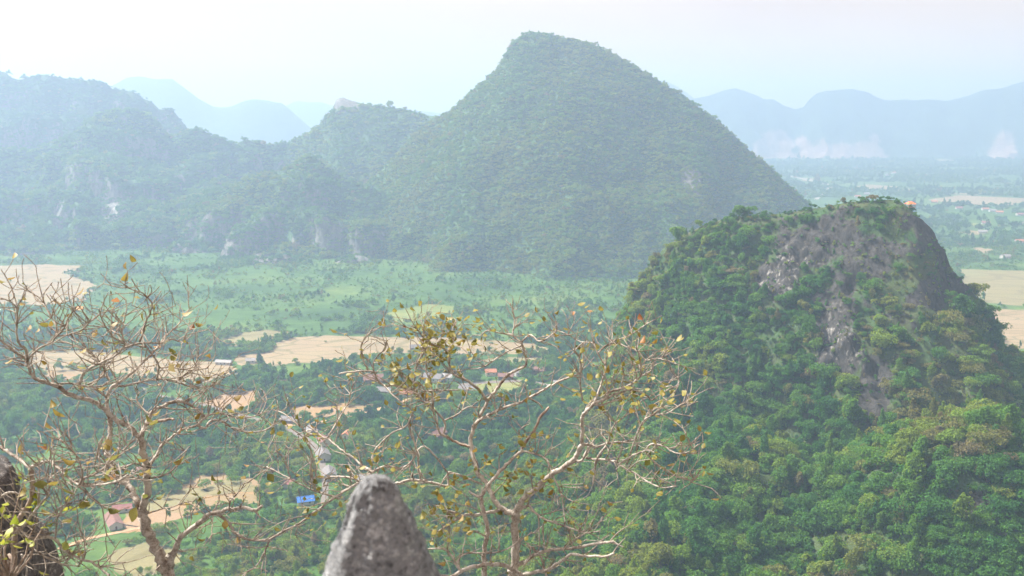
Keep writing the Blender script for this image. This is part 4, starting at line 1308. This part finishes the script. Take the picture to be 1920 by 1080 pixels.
# ---- bark and leaves
def bark_mat(name, pale, brown):
    m, nt, out = new_mat(name)
    n1 = noise_node(nt, 16, 6, 0.7)
    n2 = noise_node(nt, 70, 5, 0.7)
    r = ramp(nt, [(0.33, brown), (0.47, tuple(0.5*(a+b) for a, b in zip(pale, brown))), (0.60, pale)])
    ad = nt.nodes.new('ShaderNodeMath'); ad.operation = 'MULTIPLY_ADD'
    nt.links.new(n2, ad.inputs[0]); ad.inputs[1].default_value = 0.45
    sb = nt.nodes.new('ShaderNodeMath'); sb.operation = 'SUBTRACT'; nt.links.new(n1, sb.inputs[0]); sb.inputs[1].default_value = 0.20
    nt.links.new(sb.outputs[0], ad.inputs[2])
    nt.links.new(ad.outputs[0], r.inputs[0])
    diffuse_out(nt, out, r.outputs[0], 0.9, n2, 0.7, 0.006, 0.2)
    return m
M['bark'] = bark_mat('lichened_bark', (0.48, 0.44, 0.39), (0.15, 0.11, 0.085))
M['bark_d'] = bark_mat('brown_bark', (0.36, 0.29, 0.24), (0.13, 0.085, 0.06))
M['twig'] = bark_mat('twig_bark', (0.38, 0.335, 0.285), (0.17, 0.13, 0.105))

def leaf_mat(name, stops):
    m, nt, out = new_mat(name)
    oi = nt.nodes.new('ShaderNodeAttribute'); oi.attribute_type = 'OBJECT'; oi.attribute_name = 'tint'
    g = nt.nodes.new('ShaderNodeTexCoord')
    n = noise_node(nt, 40, 4, 0.65, g.outputs['Object'])
    r = ramp(nt, stops); nt.links.new(oi.outputs['Fac'], r.inputs[0])
    sp_ = ramp(nt, [(0.35, (0.7, 0.66, 0.6)), (0.6, (1.05, 1.05, 1.0))]); nt.links.new(n, sp_.inputs[0])
    c = mixc(nt, 1.0, r.outputs[0], sp_.outputs[0], 'MULTIPLY')
    p = nt.nodes.new('ShaderNodeBsdfPrincipled'); p.inputs['Roughness'].default_value = 0.5; p.inputs['Specular IOR Level'].default_value = 0.35
    t = nt.nodes.new('ShaderNodeBsdfTranslucent'); mx = nt.nodes.new('ShaderNodeMixShader'); mx.inputs[0].default_value = 0.4
    nt.links.new(c, p.inputs['Base Color']); nt.links.new(c, t.inputs[0])
    nt.links.new(p.outputs[0], mx.inputs[1]); nt.links.new(t.outputs[0], mx.inputs[2]); nt.links.new(mx.outputs[0], out.inputs[0])
    return m
LEAFSTOPS = [(0.0, (0.13, 0.16, 0.04)), (0.25, (0.21, 0.21, 0.06)), (0.45, (0.30, 0.27, 0.08)), (0.62, (0.30, 0.20, 0.05)), (0.75, (0.40, 0.34, 0.19)), (0.87, (0.50, 0.29, 0.15)), (1.0, (0.30, 0.10, 0.04))]
M['leaf'] = leaf_mat('dry_leaf', LEAFSTOPS)
M['leaf_g'] = leaf_mat('shrub_leaf', [(0.0, (0.22, 0.30, 0.04)), (1.0, (0.45, 0.46, 0.07))])

def leaf_mesh(seed, fold, curl, wide):
    """ovate blade on a short stalk, base at the origin, pointing along +X"""
    V, Fq = [], []
    st = [(0.0, 0.0), (0.10, 0.30), (0.26, 0.78), (0.45, 1.0), (0.65, 0.84), (0.84, 0.42), (1.0, 0.0)]
    for i, (u, w) in enumerate(st):
        x = 0.18+u*0.9; z = -curl*u*u
        hw = 0.5*wide*w
        V += [(x, -hw, z+fold*hw), (x, 0, z), (x, hw, z+fold*hw)]
    for i in range(len(st)-1):
        a, b = 3*i, 3*i+3
        Fq += [(a, b, b+1, a+1), (a+1, b+1, b+2, a+2)]
    n = len(V)
    V += [(0, -0.012, 0), (0, 0.012, 0), (0.2, 0.012, 0), (0.2, -0.012, 0)]
    Fq.append((n, n+1, n+2, n+3))
    me = bpy.data.meshes.new('leaf'); me.from_pydata(V, [], Fq)
    me.polygons.foreach_set('use_smooth', [True]*len(me.polygons)); me.update()
    return me
LEAVES = [leaf_mesh(1, 0.25, 0.12, 0.62), leaf_mesh(2, 0.5, 0.3, 0.66), leaf_mesh(3, 0.1, 0.2, 0.58), leaf_mesh(4, 0.9, 0.35, 0.6)]
for l in LEAVES: l.materials.append(M['leaf'])
LEAVES_G = [l.copy() for l in LEAVES]
for l in LEAVES_G:
    l.materials.clear(); l.materials.append(M['leaf_g'])

def catmull(P, sub):
    out = []
    n = len(P)
    for i in range(n-1):
        p0, p1, p2, p3 = P[max(i-1, 0)], P[i], P[i+1], P[min(i+2, n-1)]
        for k in range(sub):
            t = k/sub
            out.append(0.5*((2*p1)+(p2-p0)*t+(2*p0-5*p1+4*p2-p3)*t*t+(3*p1-p0-3*p2+p3)*t**3))
    out.append(P[-1].copy())
    return out

class BareTree:
    """a tree traced limb by limb: pixel polylines at real depths, twigs grown from them"""
    def __init__(self, name, label, depth, seed, base_px, twig_n, leaf_fn, max_leaf):
        self.r = random.Random(seed); self.depth = depth; self.paths = []
        self.root = empty(name, (0, 0, 0))
        tag(self.root, label, 'tree', None)
        self.twig_n = twig_n; self.leaf_fn = leaf_fn; self.tips = []; self.ntw = 0; self.max_leaf = max_leaf
        self.limbs = []; self.lim = None
    def depth_at(self, px, py):
        best, bd = None, 15.0
        for path in self.paths:
            for q in path:
                dd = math.hypot(q[0]-px, q[1]-py)
                if dd < bd: bd, best = dd, q[2]
        return best
    def limb(self, pts, w0, w1, name='branch', mat='bark', drift=None, foot=None, twigs=1.0, d0=None):
        r = self.r
        start = self.depth_at(*pts[0]); end = self.depth_at(*pts[-1])
        d = start if start is not None else (d0 if d0 is not None else (end if end is not None else self.depth+r.uniform(-0.4, 0.4)))
        L = sum(math.hypot(b[0]-a[0], b[1]-a[1]) for a, b in zip(pts, pts[1:]))
        dr = drift if drift is not None else r.uniform(-1, 1)*min(0.9, L/260)
        if start is not None and end is not None and len(pts) > 2 and L > 60: dr = end-d
        P, acc, px_path = [], 0.0, []
        for i, p in enumerate(pts):
            if i: acc += math.hypot(p[0]-pts[i-1][0], p[1]-pts[i-1][1])
            dd = d+dr*acc/max(L, 1)
            P.append(at(p[0], p[1], dd)); px_path.append((p[0], p[1], dd))
        # finer record of the path for later joins
        fine = []
        for a, b in zip(px_path, px_path[1:]):
            for k in range(5):
                t = k/5; fine.append(tuple(a[j]+(b[j]-a[j])*t for j in range(3)))
        fine.append(px_path[-1]); self.paths.append(fine)
        if foot: P = [Vector(foot)] + P
        C = catmull(P, 5)
        n = len(C)
        pxm = d/F
        rad = []
        for i in range(n):
            t = i/(n-1)
            w = 0.80*(w0+(w1-w0)*t**0.8)*pxm/2
            rad.append(max(0.0022, w*(1+0.045*r.uniform(-1, 1))))
            if 0 < i < n-1:
                j = rad[-1]*0.22
                C[i] = C[i]+Vector((r.gauss(0, j), r.gauss(0, j), r.gauss(0, j)))
        if foot: rad[0] *= 1.5
        mb = MB().tube(C, rad, 9 if w0 > 14 else 7 if w0 > 7 else 5)
        o = mb.build(name, M[mat], self.root, True)
        self.limbs.append((o, C, rad, twigs, L))
        return o
    def grow(self):
        tot = sum(l[4]*l[3] for l in self.limbs)
        for o, C, rad, tw, L in self.limbs:
            cnt = int(round(self.twig_n*L*tw/tot))
            for k in range(cnt):
                self.twig(o, C, rad, k, cnt)
    def twig(self, o, C, rad, k, cnt):
        r = self.r
        i = min(len(C)-2, max(1, int((0.15+0.85*(k+r.random())/cnt)*(len(C)-1))))
        p = C[i]; tg = (C[i+1]-C[i-1]).normalized()
        mb = MB()
        tip = i >= len(C)-4
        q = Vector((r.gauss(0, 1), r.gauss(0, 0.7), r.gauss(0.35, 0.8)))
        q = (q-tg*q.dot(tg)); q.normalize()
        dirv = (tg*r.uniform(0.4, 1.1)+q*r.uniform(0.5, 1.0)+Vector((0, 0, 0.1))).normalized()
        self.shoot(mb, p, dirv, r.uniform(0.09, 0.28), max(0.0037, min(rad[i]*0.6, 0.006)), 0)
        for e in range(r.choice((0, 1, 1, 2))):
            q = Vector((r.gauss(0, 1), r.gauss(0, 0.8), r.gauss(0.3, 0.8))).normalized()
            self.shoot(mb, p, (dirv*0.5+q).normalized(), r.uniform(0.08, 0.22), 0.0036, 1)
        mb.build('twig', M['twig'], o, True)
        self.ntw += 1
    def shoot(self, mb, p, dv, length, r0, lev):
        r = self.r
        step = 0.045
        n = max(3, int(length/step))
        pts, rads = [p.copy()], [r0]
        c = p.copy(); d = dv.copy()
        bend = Vector((r.gauss(0, 0.05), r.gauss(0, 0.05), r.gauss(0.03, 0.05)))
        subs = []
        for i in range(n):
            d = (d+bend+Vector((r.gauss(0, 0.13), r.gauss(0, 0.13), r.gauss(0, 0.13)))).normalized()
            if r.random() < 0.2:
                bend = Vector((r.gauss(0, 0.06), r.gauss(0, 0.06), r.gauss(0.03, 0.06))); d = (d+Vector((r.gauss(0, 0.35), r.gauss(0, 0.35), r.gauss(0.1, 0.3)))).normalized()
            c2 = c+d*step
            if self.lim and i > 1:
                qx, qy, _ = project(np.array(c2))
                if qy < self.lim[0]+self.r.uniform(-8, 25) or qx > self.lim[1]: break
            c = c2
            pts.append(c.copy()); rads.append(r0+(0.0023-r0)*((i+1)/n))
            if lev < 2 and i > 0 and r.random() < (0.42 if lev == 0 else 0.25):
                q = Vector((r.gauss(0, 1), r.gauss(0, 0.8), r.gauss(0.4, 0.8)))
                subs.append((c.copy(), (d*0.7+q.normalized()*0.9).normalized(), length*r.uniform(0.35, 0.6), rads[-1]*0.8))
            if i > 1 and r.random() < 0.35: self.tips.append((c.copy(), d.copy()))
        mb.tube(pts, rads, 4 if lev else 5, cap=False)
        self.tips.append((c.copy(), d.copy()))
        for s_ in subs: self.shoot(mb, *s_, lev+1)
    def leaves(self, size=0.075):
        r = self.r
        cand = []
        for p, d in self.tips:
            x, y, _ = project(np.array(p))
            dens, lo, hi = self.leaf_fn(float(x), float(y))
            k = dens
            while k > 0:
                if r.random() < k: cand.append((p, d, lo, hi, float(x), float(y)))
                k -= 1
        r.shuffle(cand)
        cand.sort(key=lambda c: not (0 <= c[4] <= 1920 and 0 <= c[5] <= 1080))
        MBs = MB(); over = 0
        for k, (p, d, lo, hi, x, y) in enumerate(cand):
            q = Vector((r.gauss(0, 1), r.gauss(0, 1), r.gauss(-0.15, 0.6)))
            ax = (d*0.5+q.normalized()).normalized()
            side = ax.cross(Vector((r.gauss(0, 0.5), r.gauss(0, 0.5), 1))).normalized()
            nz = ax.cross(side)
            s = size*r.uniform(0.65, 1.25)
            mtx = Matrix((ax, side, nz)).transposed().to_4x4()
            mtx = Matrix.Translation(p) @ mtx @ Matrix.Scale(s, 4)
            tint = min(1.0, max(0.0, r.uniform(lo, hi) if r.random() < 0.85 else r.uniform(0.4, 1.0)))
            if k < self.max_leaf:
                o = link('leaf', r.choice(LEAVES), None, self.root)
                o.matrix_world = mtx
                o['tint'] = tint
            else:
                me = LEAVES[0]; n = len(MBs.v)
                MBs.v += [tuple(mtx @ v.co) for v in me.vertices]
                MBs.f += [tuple(n+i for i in pl.vertices) for pl in me.polygons]
                over += 1
        if over:
            o = MBs.build('foliage', M['leaf'], self.root, True); o['kind'] = 'stuff'; o['tint'] = 0.4
        print(self.root.name, 'twigs', self.ntw, 'leaves', len(cand), 'over', over)

def foot(px, py, D, zz): 
    p = at(px, py, D); return (p.x, p.y, zz)

# ---- left bare tree
def lf_left(x, y):
    if y < 700: return (0.085 if x < 330 else 0.05), 0.2, 0.8
    return 0.07, 0.15, 0.7
T1 = BareTree('bare_tree', 'nearly leafless tree with pale crooked branches at the left of the picture', 6.0, 21, None, 240, lf_left, 300)
T1.limb([(318, 1100), (311, 1074), (299, 1042), (280, 1004), (267, 967), (264, 957)], 34, 23, 'trunk', foot=foot(322, 1100, 6.0, 244.6), d0=6.0, drift=0.0, twigs=0.1)
T1.limb([(264, 957), (255, 935), (239, 910), (223, 898), (211, 875), (203, 856), (201, 844), (206, 815), (205, 787), (201, 765), (202, 741), (209, 726), (231, 712), (260, 688), (280, 668)], 19, 6, drift=0.5, twigs=0.5)
T1.limb([(264, 957), (272, 941), (277, 916), (275, 882), (273, 863), (267, 844), (264, 825)], 19, 15, drift=-0.2, twigs=0.3)
T1.limb([(264, 825), (258, 815), (239, 798), (220, 788), (195, 768), (176, 753), (135, 741), (106, 724), (91, 718), (70, 712), (58, 700), (52, 680), (48, 673), (24, 656), (0, 638), (-30, 622)], 14, 5, drift=-0.6, twigs=0.7)
T1.limb([(52, 676), (49, 656), (36, 644), (31, 620), (32, 601), (31, 579), (22, 567), (0, 558)], 7, 3)
T1.limb([(106, 720), (135, 719), (164, 724), (193, 723), (205, 714), (202, 704)], 6, 3, mat='twig')
T1.limb([(150, 718), (156, 700), (173, 688), (193, 678), (217, 666), (231, 652), (234, 640)], 8, 4)
T1.limb([(166, 720), (183, 712), (197, 697), (186, 680), (173, 664), (154, 654), (130, 644), (118, 642)], 6, 3, mat='twig')
T1.limb([(52, 673), (72, 654), (96, 642), (105, 631), (120, 615), (128, 596), (144, 575)], 6, 2.5, mat='twig')
T1.limb([(105, 631), (108, 618), (101, 603), (90, 585), (84, 570), (79, 561)], 5, 2.5, mat='twig')
T1.limb([(105, 631), (130, 627), (154, 618), (166, 606), (170, 598)], 5, 2.5, mat='twig')
T1.limb([(234, 645), (217, 635), (205, 623), (197, 611), (190, 595), (185, 579)], 6, 2.5, mat='twig')
T1.limb([(234, 640), (229, 625), (231, 608), (237, 582), (236, 560)], 5, 2.5, mat='twig')
T1.limb([(280, 668), (292, 655), (300, 645), (310, 630), (325, 618), (337, 605), (345, 590), (360, 575)], 6, 2.5, mat='twig')
T1.limb([(231, 652), (256, 645), (275, 643), (300, 643), (320, 636), (340, 640), (352, 630)], 6, 2.5, mat='twig')
T1.limb([(262, 640), (270, 620), (272, 605), (280, 590), (285, 570), (268, 550), (240, 540), (234, 531)], 6, 2.5, mat='twig')
T1.limb([(209, 726), (240, 722), (270, 714), (300, 711), (330, 716), (360, 725), (385, 725), (405, 718), (425, 705)], 7, 3)
T1.limb([(294, 711), (298, 690), (290, 670), (278, 655), (272, 645)], 5, 3, mat='twig')
T1.limb([(330, 716), (350, 700), (365, 690), (370, 672), (385, 660)], 5, 2.5, mat='twig')
T1.limb([(297, 690), (320, 688), (340, 692), (365, 694), (390, 690)], 4, 2.2, mat='twig')
T1.limb([(264, 825), (267, 812), (272, 800), (283, 775), (299, 764), (324, 754), (343, 753), (359, 760), (384, 781)], 13, 6, drift=0.3)
T1.limb([(276, 795), (296, 790), (312, 787), (326, 786)], 9, 6, mat='bark_d', twigs=0.1, drift=-0.1)
T1.limb([(277, 892), (283, 869), (292, 856), (305, 834), (324, 819), (343, 805), (368, 798), (387, 781), (409, 775), (428, 778), (447, 784), (475, 781), (505, 770)], 10, 3, drift=0.4)
T1.limb([(371, 797), (384, 803), (396, 789), (418, 790), (437, 803), (459, 809), (497, 806), (528, 784)], 7, 3, drift=0.3)
T1.limb([(280, 778), (262, 760), (256, 745), (262, 735)], 6, 3, mat='twig')
T1.limb([(275, 900), (258, 897), (235, 890), (220, 894), (190, 905)], 5, 3, mat='twig')
T1.limb([(275, 897), (308, 891), (325, 880), (340, 863), (350, 845)], 6, 2.5, mat='twig')
T1.limb([(275, 882), (255, 869), (225, 880), (195, 888)], 5, 2.5, mat='twig')
T1.limb([(267, 967), (300, 955), (325, 950), (345, 940)], 4, 2.2, mat='twig')
T1.limb([(311, 1078), (316, 1062), (324, 1042), (333, 1023), (343, 1004), (368, 985), (390, 967), (421, 957), (453, 952), (478, 957), (491, 948)], 19, 7, drift=-0.3, twigs=0.5)
T1.limb([(478, 957), (484, 966), (488, 971)], 6, 4, twigs=0.1)
T1.limb([(405, 962), (428, 979), (440, 998), (466, 1011), (503, 1012), (528, 998), (552, 987)], 9, 5, drift=0.2, twigs=0.6)
T1.limb([(506, 1012), (496, 1034), (481, 1061), (460, 1074)], 6, 3, twigs=0.8)
T1.limb([(400, 965), (398, 985), (397, 1005), (393, 1020)], 4, 2.5, twigs=0.5)
T1.limb([(430, 957), (433, 938), (450, 920), (459, 905)], 4.5, 2.2, mat='twig')
T1.limb([(340, 1008), (352, 1000), (395, 970)], 5, 3, mat='twig', twigs=0.2)
T1.lim = (522, 560); T1.grow(); T1.leaves(0.062)

# ---- tree at the left edge
T0 = BareTree('bare_tree', 'smaller dark trunked bare tree growing against the boulder at the left edge', 5.0, 33, None, 75, lambda x, y: (0.10, 0.15, 0.6), 300)
T0.limb([(24, 1110), (25, 1080), (27, 1023), (31, 982), (47, 957), (60, 929), (60, 891), (57, 879)], 17, 11, 'trunk', 'bark_d', foot=foot(24, 1110, 5.0, 244.9), d0=5.0, drift=-0.1, twigs=0.3)
T0.limb([(57, 879), (41, 866), (19, 850), (0, 838), (-30, 820)], 9, 7, drift=0.2, twigs=0.4)
T0.limb([(57, 879), (66, 872), (91, 864), (107, 875), (126, 894), (148, 910), (176, 910), (214, 904), (240, 890)], 9, 4, drift=-0.4)
T0.limb([(148, 910), (157, 897), (180, 888), (202, 872), (230, 850), (258, 834)], 6, 3, mat='twig')
T0.limb([(156, 906), (151, 872), (140, 850), (132, 838), (115, 828), (101, 819)], 5, 2.5, mat='twig')
T0.limb([(31, 1000), (47, 985), (60, 964), (79, 942), (91, 926), (94, 910), (110, 896)], 9, 4, drift=-0.3)
T0.limb([(88, 925), (78, 912), (66, 901)], 6, 4, twigs=0.3)
T0.limb([(27, 1023), (54, 1011), (98, 1008), (117, 1027), (145, 1046), (173, 1055), (195, 1071), (215, 1090)], 9, 5, drift=-0.3)
T0.limb([(-20, 940), (0, 932), (19, 923), (41, 929), (55, 940)], 8, 5, d0=5.0, drift=0.0, twigs=0.4)
T0.limb([(22, 982), (47, 1001), (63, 1030), (94, 1049), (120, 1058), (150, 1062)], 6, 3, drift=-0.3)
T0.limb([(104, 1010), (108, 975), (118, 955), (135, 935), (140, 925)], 5, 2.5, mat='twig', drift=-0.2)
T0.limb([(40, 1040), (50, 1060), (48, 1090)], 6, 5, twigs=0.2)
T0.limb([(148, 912), (170, 930), (190, 950), (192, 958)], 5, 3, mat='twig')
T0.grow(); T0.leaves(0.075)

# ---- centre bare tree
def lf_mid(x, y):
    d = 0.09
    for cx, cy, rx, ry, a in ((840, 635, 60, 38, 1.5), (760, 680, 60, 45, 0.55), (955, 870, 65, 45, 1.3), (850, 950, 50, 60, 0.8), (1115, 752, 55, 35, 0.7), (1235, 775, 60, 45, 0.40),
                              (1230, 860, 70, 40, 0.25), (600, 965, 60, 30, 0.6), (860, 760, 60, 30, 0.35), (1200, 640, 70, 40, 0.25), (1140, 700, 45, 50, 0.3)):
        d = max(d, a*math.exp(-((x-cx)/rx)**2-((y-cy)/ry)**2))
    return min(d*2.6, 3.0), 0.08, 0.66
T2 = BareTree('bare_tree', 'gnarled pale branched tree with dry yellow leaves in front of the valley centre', 6.4, 45, None, 330, lf_mid, 300)
A = T2.limb
A([(962, 1110), (963, 1084), (966, 1033), (966, 985), (968, 960)], 23, 19, 'trunk', foot=foot(960, 1110, 6.4, 244.4), d0=6.4, drift=0.0, twigs=0.1)
A([(908, 1110), (909, 1084), (908, 1033), (915, 999), (907, 960), (902, 932)], 15, 10, 'trunk', foot=foot(906, 1110, 6.2, 244.5), d0=6.2, drift=0.1, twigs=0.1)
A([(968, 960), (982, 937), (1005, 915), (1033, 892), (1061, 873), (1078, 859), (1092, 833)], 17, 11, drift=-0.3, twigs=0.2)
A([(1092, 833), (1092, 808), (1092, 785), (1095, 775), (1105, 766), (1115, 755)], 10, 8, drift=-0.1, twigs=0.5)
A([(1115, 755), (1118, 745), (1128, 719), (1135, 690), (1133, 680), (1120, 662), (1113, 644), (1089, 641), (1066, 628), (1045, 620)], 6, 3)
A([(1120, 662), (1133, 651), (1154, 638), (1175, 631), (1198, 618), (1215, 605)], 6, 3)
A([(1154, 641), (1172, 649), (1196, 659), (1211, 675), (1227, 672), (1247, 675), (1270, 683)], 5, 2.5)
A([(1115, 755), (1133, 747), (1146, 734), (1170, 727), (1185, 719), (1201, 706), (1219, 696), (1225, 680)], 8, 4)
A([(1115, 757), (1128, 760), (1146, 753), (1170, 747)], 7, 4)
A([(1128, 752), (1141, 745), (1159, 737), (1185, 731), (1211, 740), (1222, 750), (1234, 742), (1255, 729), (1271, 721), (1271, 706)], 7, 3)
A([(1201, 706), (1202, 690), (1198, 665), (1192, 650)], 5, 3)
A([(1092, 750), (1088, 720), (1089, 690), (1086, 668), (1075, 655)], 6, 3)
A([(1092, 833), (1105, 834), (1117, 838), (1143, 831), (1174, 828), (1193, 824)], 8, 4, drift=0.3)
A([(1061, 873), (1078, 866), (1092, 862), (1101, 845), (1106, 833)], 8, 6, drift=-0.15, twigs=0.2)
A([(1101, 859), (1117, 862), (1146, 863), (1168, 876), (1191, 888), (1216, 904), (1241, 914), (1269, 911)], 7, 3)
A([(1160, 871), (1188, 853), (1210, 845), (1221, 833), (1244, 836), (1266, 849), (1292, 847), (1309, 833)], 6, 2.5)
A([(1210, 848), (1230, 870), (1255, 884), (1272, 895), (1300, 901), (1303, 885)], 5, 2.5)
A([(1137, 836), (1120, 859), (1115, 884), (1112, 906)], 7, 5, twigs=0.2)
A([(1115, 900), (1130, 910), (1144, 918)], 3, 2, twigs=0.2)
A([(1175, 870), (1200, 800), (1220, 780), (1250, 775), (1275, 760), (1290, 755)], 5, 2.5)
A([(1140, 831), (1150, 800), (1165, 785), (1185, 770), (1195, 755)], 5, 2.5)
A([(968, 960), (951, 960), (932, 946), (921, 926), (912, 906), (898, 887), (890, 864), (884, 836), (884, 817), (892, 797), (900, 781), (913, 753)], 15, 9, drift=0.5, twigs=0.3)
A([(913, 753), (931, 729), (949, 706), (960, 698), (985, 686), (984, 664), (978, 644), (962, 628), (965, 607), (962, 584), (956, 568)], 9, 3, drift=0.3)
A([(978, 644), (983, 636), (996, 628), (1011, 640), (1030, 631), (1043, 620), (1043, 602)], 5, 2.5)
A([(962, 628), (939, 625), (915, 620), (900, 630)], 5, 2.5)
A([(978, 648), (962, 654), (939, 667), (915, 683), (900, 690), (880, 692)], 5, 2.5)
A([(913, 753), (900, 732), (879, 716), (859, 706), (846, 696), (840, 664), (833, 654), (820, 640)], 8, 3.5, drift=-0.3)
A([(838, 660), (850, 640), (848, 620), (855, 600)], 4, 2.5, mat='twig')
A([(833, 654), (800, 640), (785, 620), (770, 610)], 4, 2.5, mat='twig')
A([(887, 800), (903, 786), (926, 773), (947, 764), (978, 753), (1009, 737), (1037, 721), (1066, 708), (1090, 700)], 9, 4, drift=-0.3)
A([(947, 764), (945, 750), (936, 742), (928, 743)], 4, 3, mat='twig', twigs=0.3)
A([(993, 747), (1010, 756), (1018, 766)], 5, 4, twigs=0.2)
A([(1030, 764), (1014, 781), (1002, 808), (988, 825), (977, 842)], 6, 9, mat='bark_d', twigs=0.3)
A([(902, 932), (912, 915), (932, 890), (954, 867), (977, 845), (982, 828)], 10, 8, drift=-0.1, twigs=0.5)
A([(977, 845), (999, 850), (1022, 859), (1033, 881), (1044, 909), (1053, 929), (1060, 985)], 6, 3)
A([(902, 933), (890, 928), (879, 921)], 8, 5, twigs=0.1)
A([(940, 955), (904, 964), (873, 966), (850, 977), (831, 991), (820, 998)], 9, 5, drift=-0.3)
A([(864, 964), (850, 960), (839, 959), (838, 972)], 5, 4, twigs=0.3)
A([(905, 909), (864, 892), (842, 886), (840, 898), (838, 911), (808, 905), (793, 902), (771, 900), (745, 907), (720, 915)], 5, 8, drift=-0.2, twigs=0.6)
A([(793, 902), (786, 888), (783, 853), (777, 831), (767, 800), (771, 781), (780, 760)], 7, 3)
A([(884, 838), (860, 831), (838, 820), (825, 812)], 8, 5, mat='bark_d', twigs=0.3)
A([(838, 820), (825, 812), (818, 790), (812, 766), (809, 722), (799, 696), (799, 670), (790, 650)], 6, 3)
A([(833, 812), (833, 789), (812, 766), (799, 745), (791, 722), (776, 732), (781, 685), (791, 667), (800, 650)], 6, 3)
A([(833, 789), (859, 776), (877, 763), (893, 765)], 5, 3)
A([(794, 733), (822, 732), (861, 731)], 4.5, 3.5)
A([(791, 722), (765, 710), (747, 698), (765, 688), (781, 680)], 5, 3)
A([(776, 732), (740, 724), (719, 722), (706, 709), (700, 697), (672, 696), (636, 701)], 6, 4)
A([(719, 722), (744, 747), (765, 763)], 5, 3.5)
A([(690, 693), (678, 667), (678, 646), (690, 628), (698, 615)], 4.5, 2.5)
A([(700, 697), (702, 675), (720, 655), (725, 640)], 4, 2.5, mat='twig')
A([(840, 887), (796, 837), (771, 866), (752, 878), (720, 875), (689, 891)], 4, 6, drift=-0.2)
A([(700, 884), (682, 875), (664, 860), (638, 841), (613, 822), (604, 819), (585, 806), (557, 815)], 7, 3)
A([(600, 816), (579, 812), (563, 800), (531, 775), (509, 768)], 5, 2.5)
A([(613, 822), (635, 787), (654, 753), (657, 740), (665, 715)], 5, 2.5)
A([(700, 892), (676, 904), (648, 919), (620, 938), (582, 966), (552, 987)], 9, 5, drift=0.1)
A([(676, 904), (656, 896), (623, 894), (610, 900), (607, 912)], 7, 4)
A([(635, 935), (620, 929), (594, 922), (563, 908), (531, 891), (500, 875)], 6, 3)
A([(600, 924), (588, 907), (582, 882), (585, 856), (579, 831)], 6, 3.5)
A([(545, 898), (538, 876), (534, 858), (515, 846)], 4, 2.5)
A([(771, 781), (760, 800), (735, 812), (715, 830), (700, 850), (695, 884)], 4, 4)
A([(968, 962), (990, 948), (1002, 960), (1022, 974), (1047, 982), (1075, 992), (1098, 999), (1125, 996)], 8, 3, drift=-0.4)
A([(966, 1060), (985, 1053), (1005, 1039), (1027, 1032), (1061, 1029), (1089, 1025), (1123, 1019), (1151, 1015)], 11, 6, drift=-0.5, twigs=0.4)
A([(1145, 1016), (1158, 1021), (1170, 1026)], 5, 3, twigs=0.1)
A([(964, 1082), (994, 1075), (1022, 1070), (1047, 1056), (1070, 1040), (1095, 1042), (1129, 1043), (1152, 1038)], 11, 5, drift=-0.6, twigs=0.4)
A([(1135, 1043), (1142, 1050), (1146, 1054)], 5, 3, twigs=0.1)
A([(980, 1080), (960, 1068), (949, 1061), (915, 1058), (881, 1064), (853, 1078), (830, 1095)], 11, 9, drift=-0.5, twigs=0.4)
A([(866, 1074), (858, 1062), (847, 1042), (831, 1029), (802, 1030)], 8, 4, drift=0.0)
A([(856, 1056), (862, 1045), (878, 1037), (921, 1037), (949, 1030), (977, 1013), (997, 997)], 6, 3)
A([(988, 1019), (1000, 1030), (1011, 1039), (1019, 1061), (1025, 1085)], 7, 6, drift=-0.1)
A([(1022, 1034), (1020, 1015), (1017, 990)], 5, 3)
A([(1061, 1028), (1080, 1012), (1105, 994)], 5, 3)
T2.lim = (566, 1318); T2.grow(); T2.leaves(0.056)

# ---- leafy shrub on the boulder
sh = empty('shrub', at(8, 1010, 4.75)); tag(sh, 'small yellow green leafy shrub on the dark boulder', 'shrub')
mb = MB(); rs = random.Random(5); tips = []
for k in range(10):
    p = Vector((0, 0, -0.25)); dv = Vector((rs.gauss(0.1, 0.5), rs.gauss(-0.3, 0.4), 1)).normalized()
    pts = [p]
    for j in range(6):
        dv = (dv+Vector((rs.gauss(0, 0.25), rs.gauss(0, 0.25), 0))).normalized(); p = p+dv*0.09; pts.append(p)
        if j > 1: tips.append(p)
    mb.tube(pts, [0.008-0.001*j for j in range(7)], 5)
mb.build('stem', M['bark_d'], sh, True)
for k in range(110):
    p = rs.choice(tips)
    o = link('leaf', rs.choice(LEAVES_G), None, sh)
    ax = Vector((rs.gauss(0, 1), rs.gauss(-0.4, 1), rs.gauss(0.1, 0.5))).normalized()
    side = ax.cross(Vector((0.1, 0.2, 1))).normalized()
    o.matrix_basis = Matrix.Translation(p) @ Matrix((ax, side, ax.cross(side))).transposed().to_4x4() @ Matrix.Scale(rs.uniform(0.04, 0.07), 4)
    o['tint'] = rs.random()
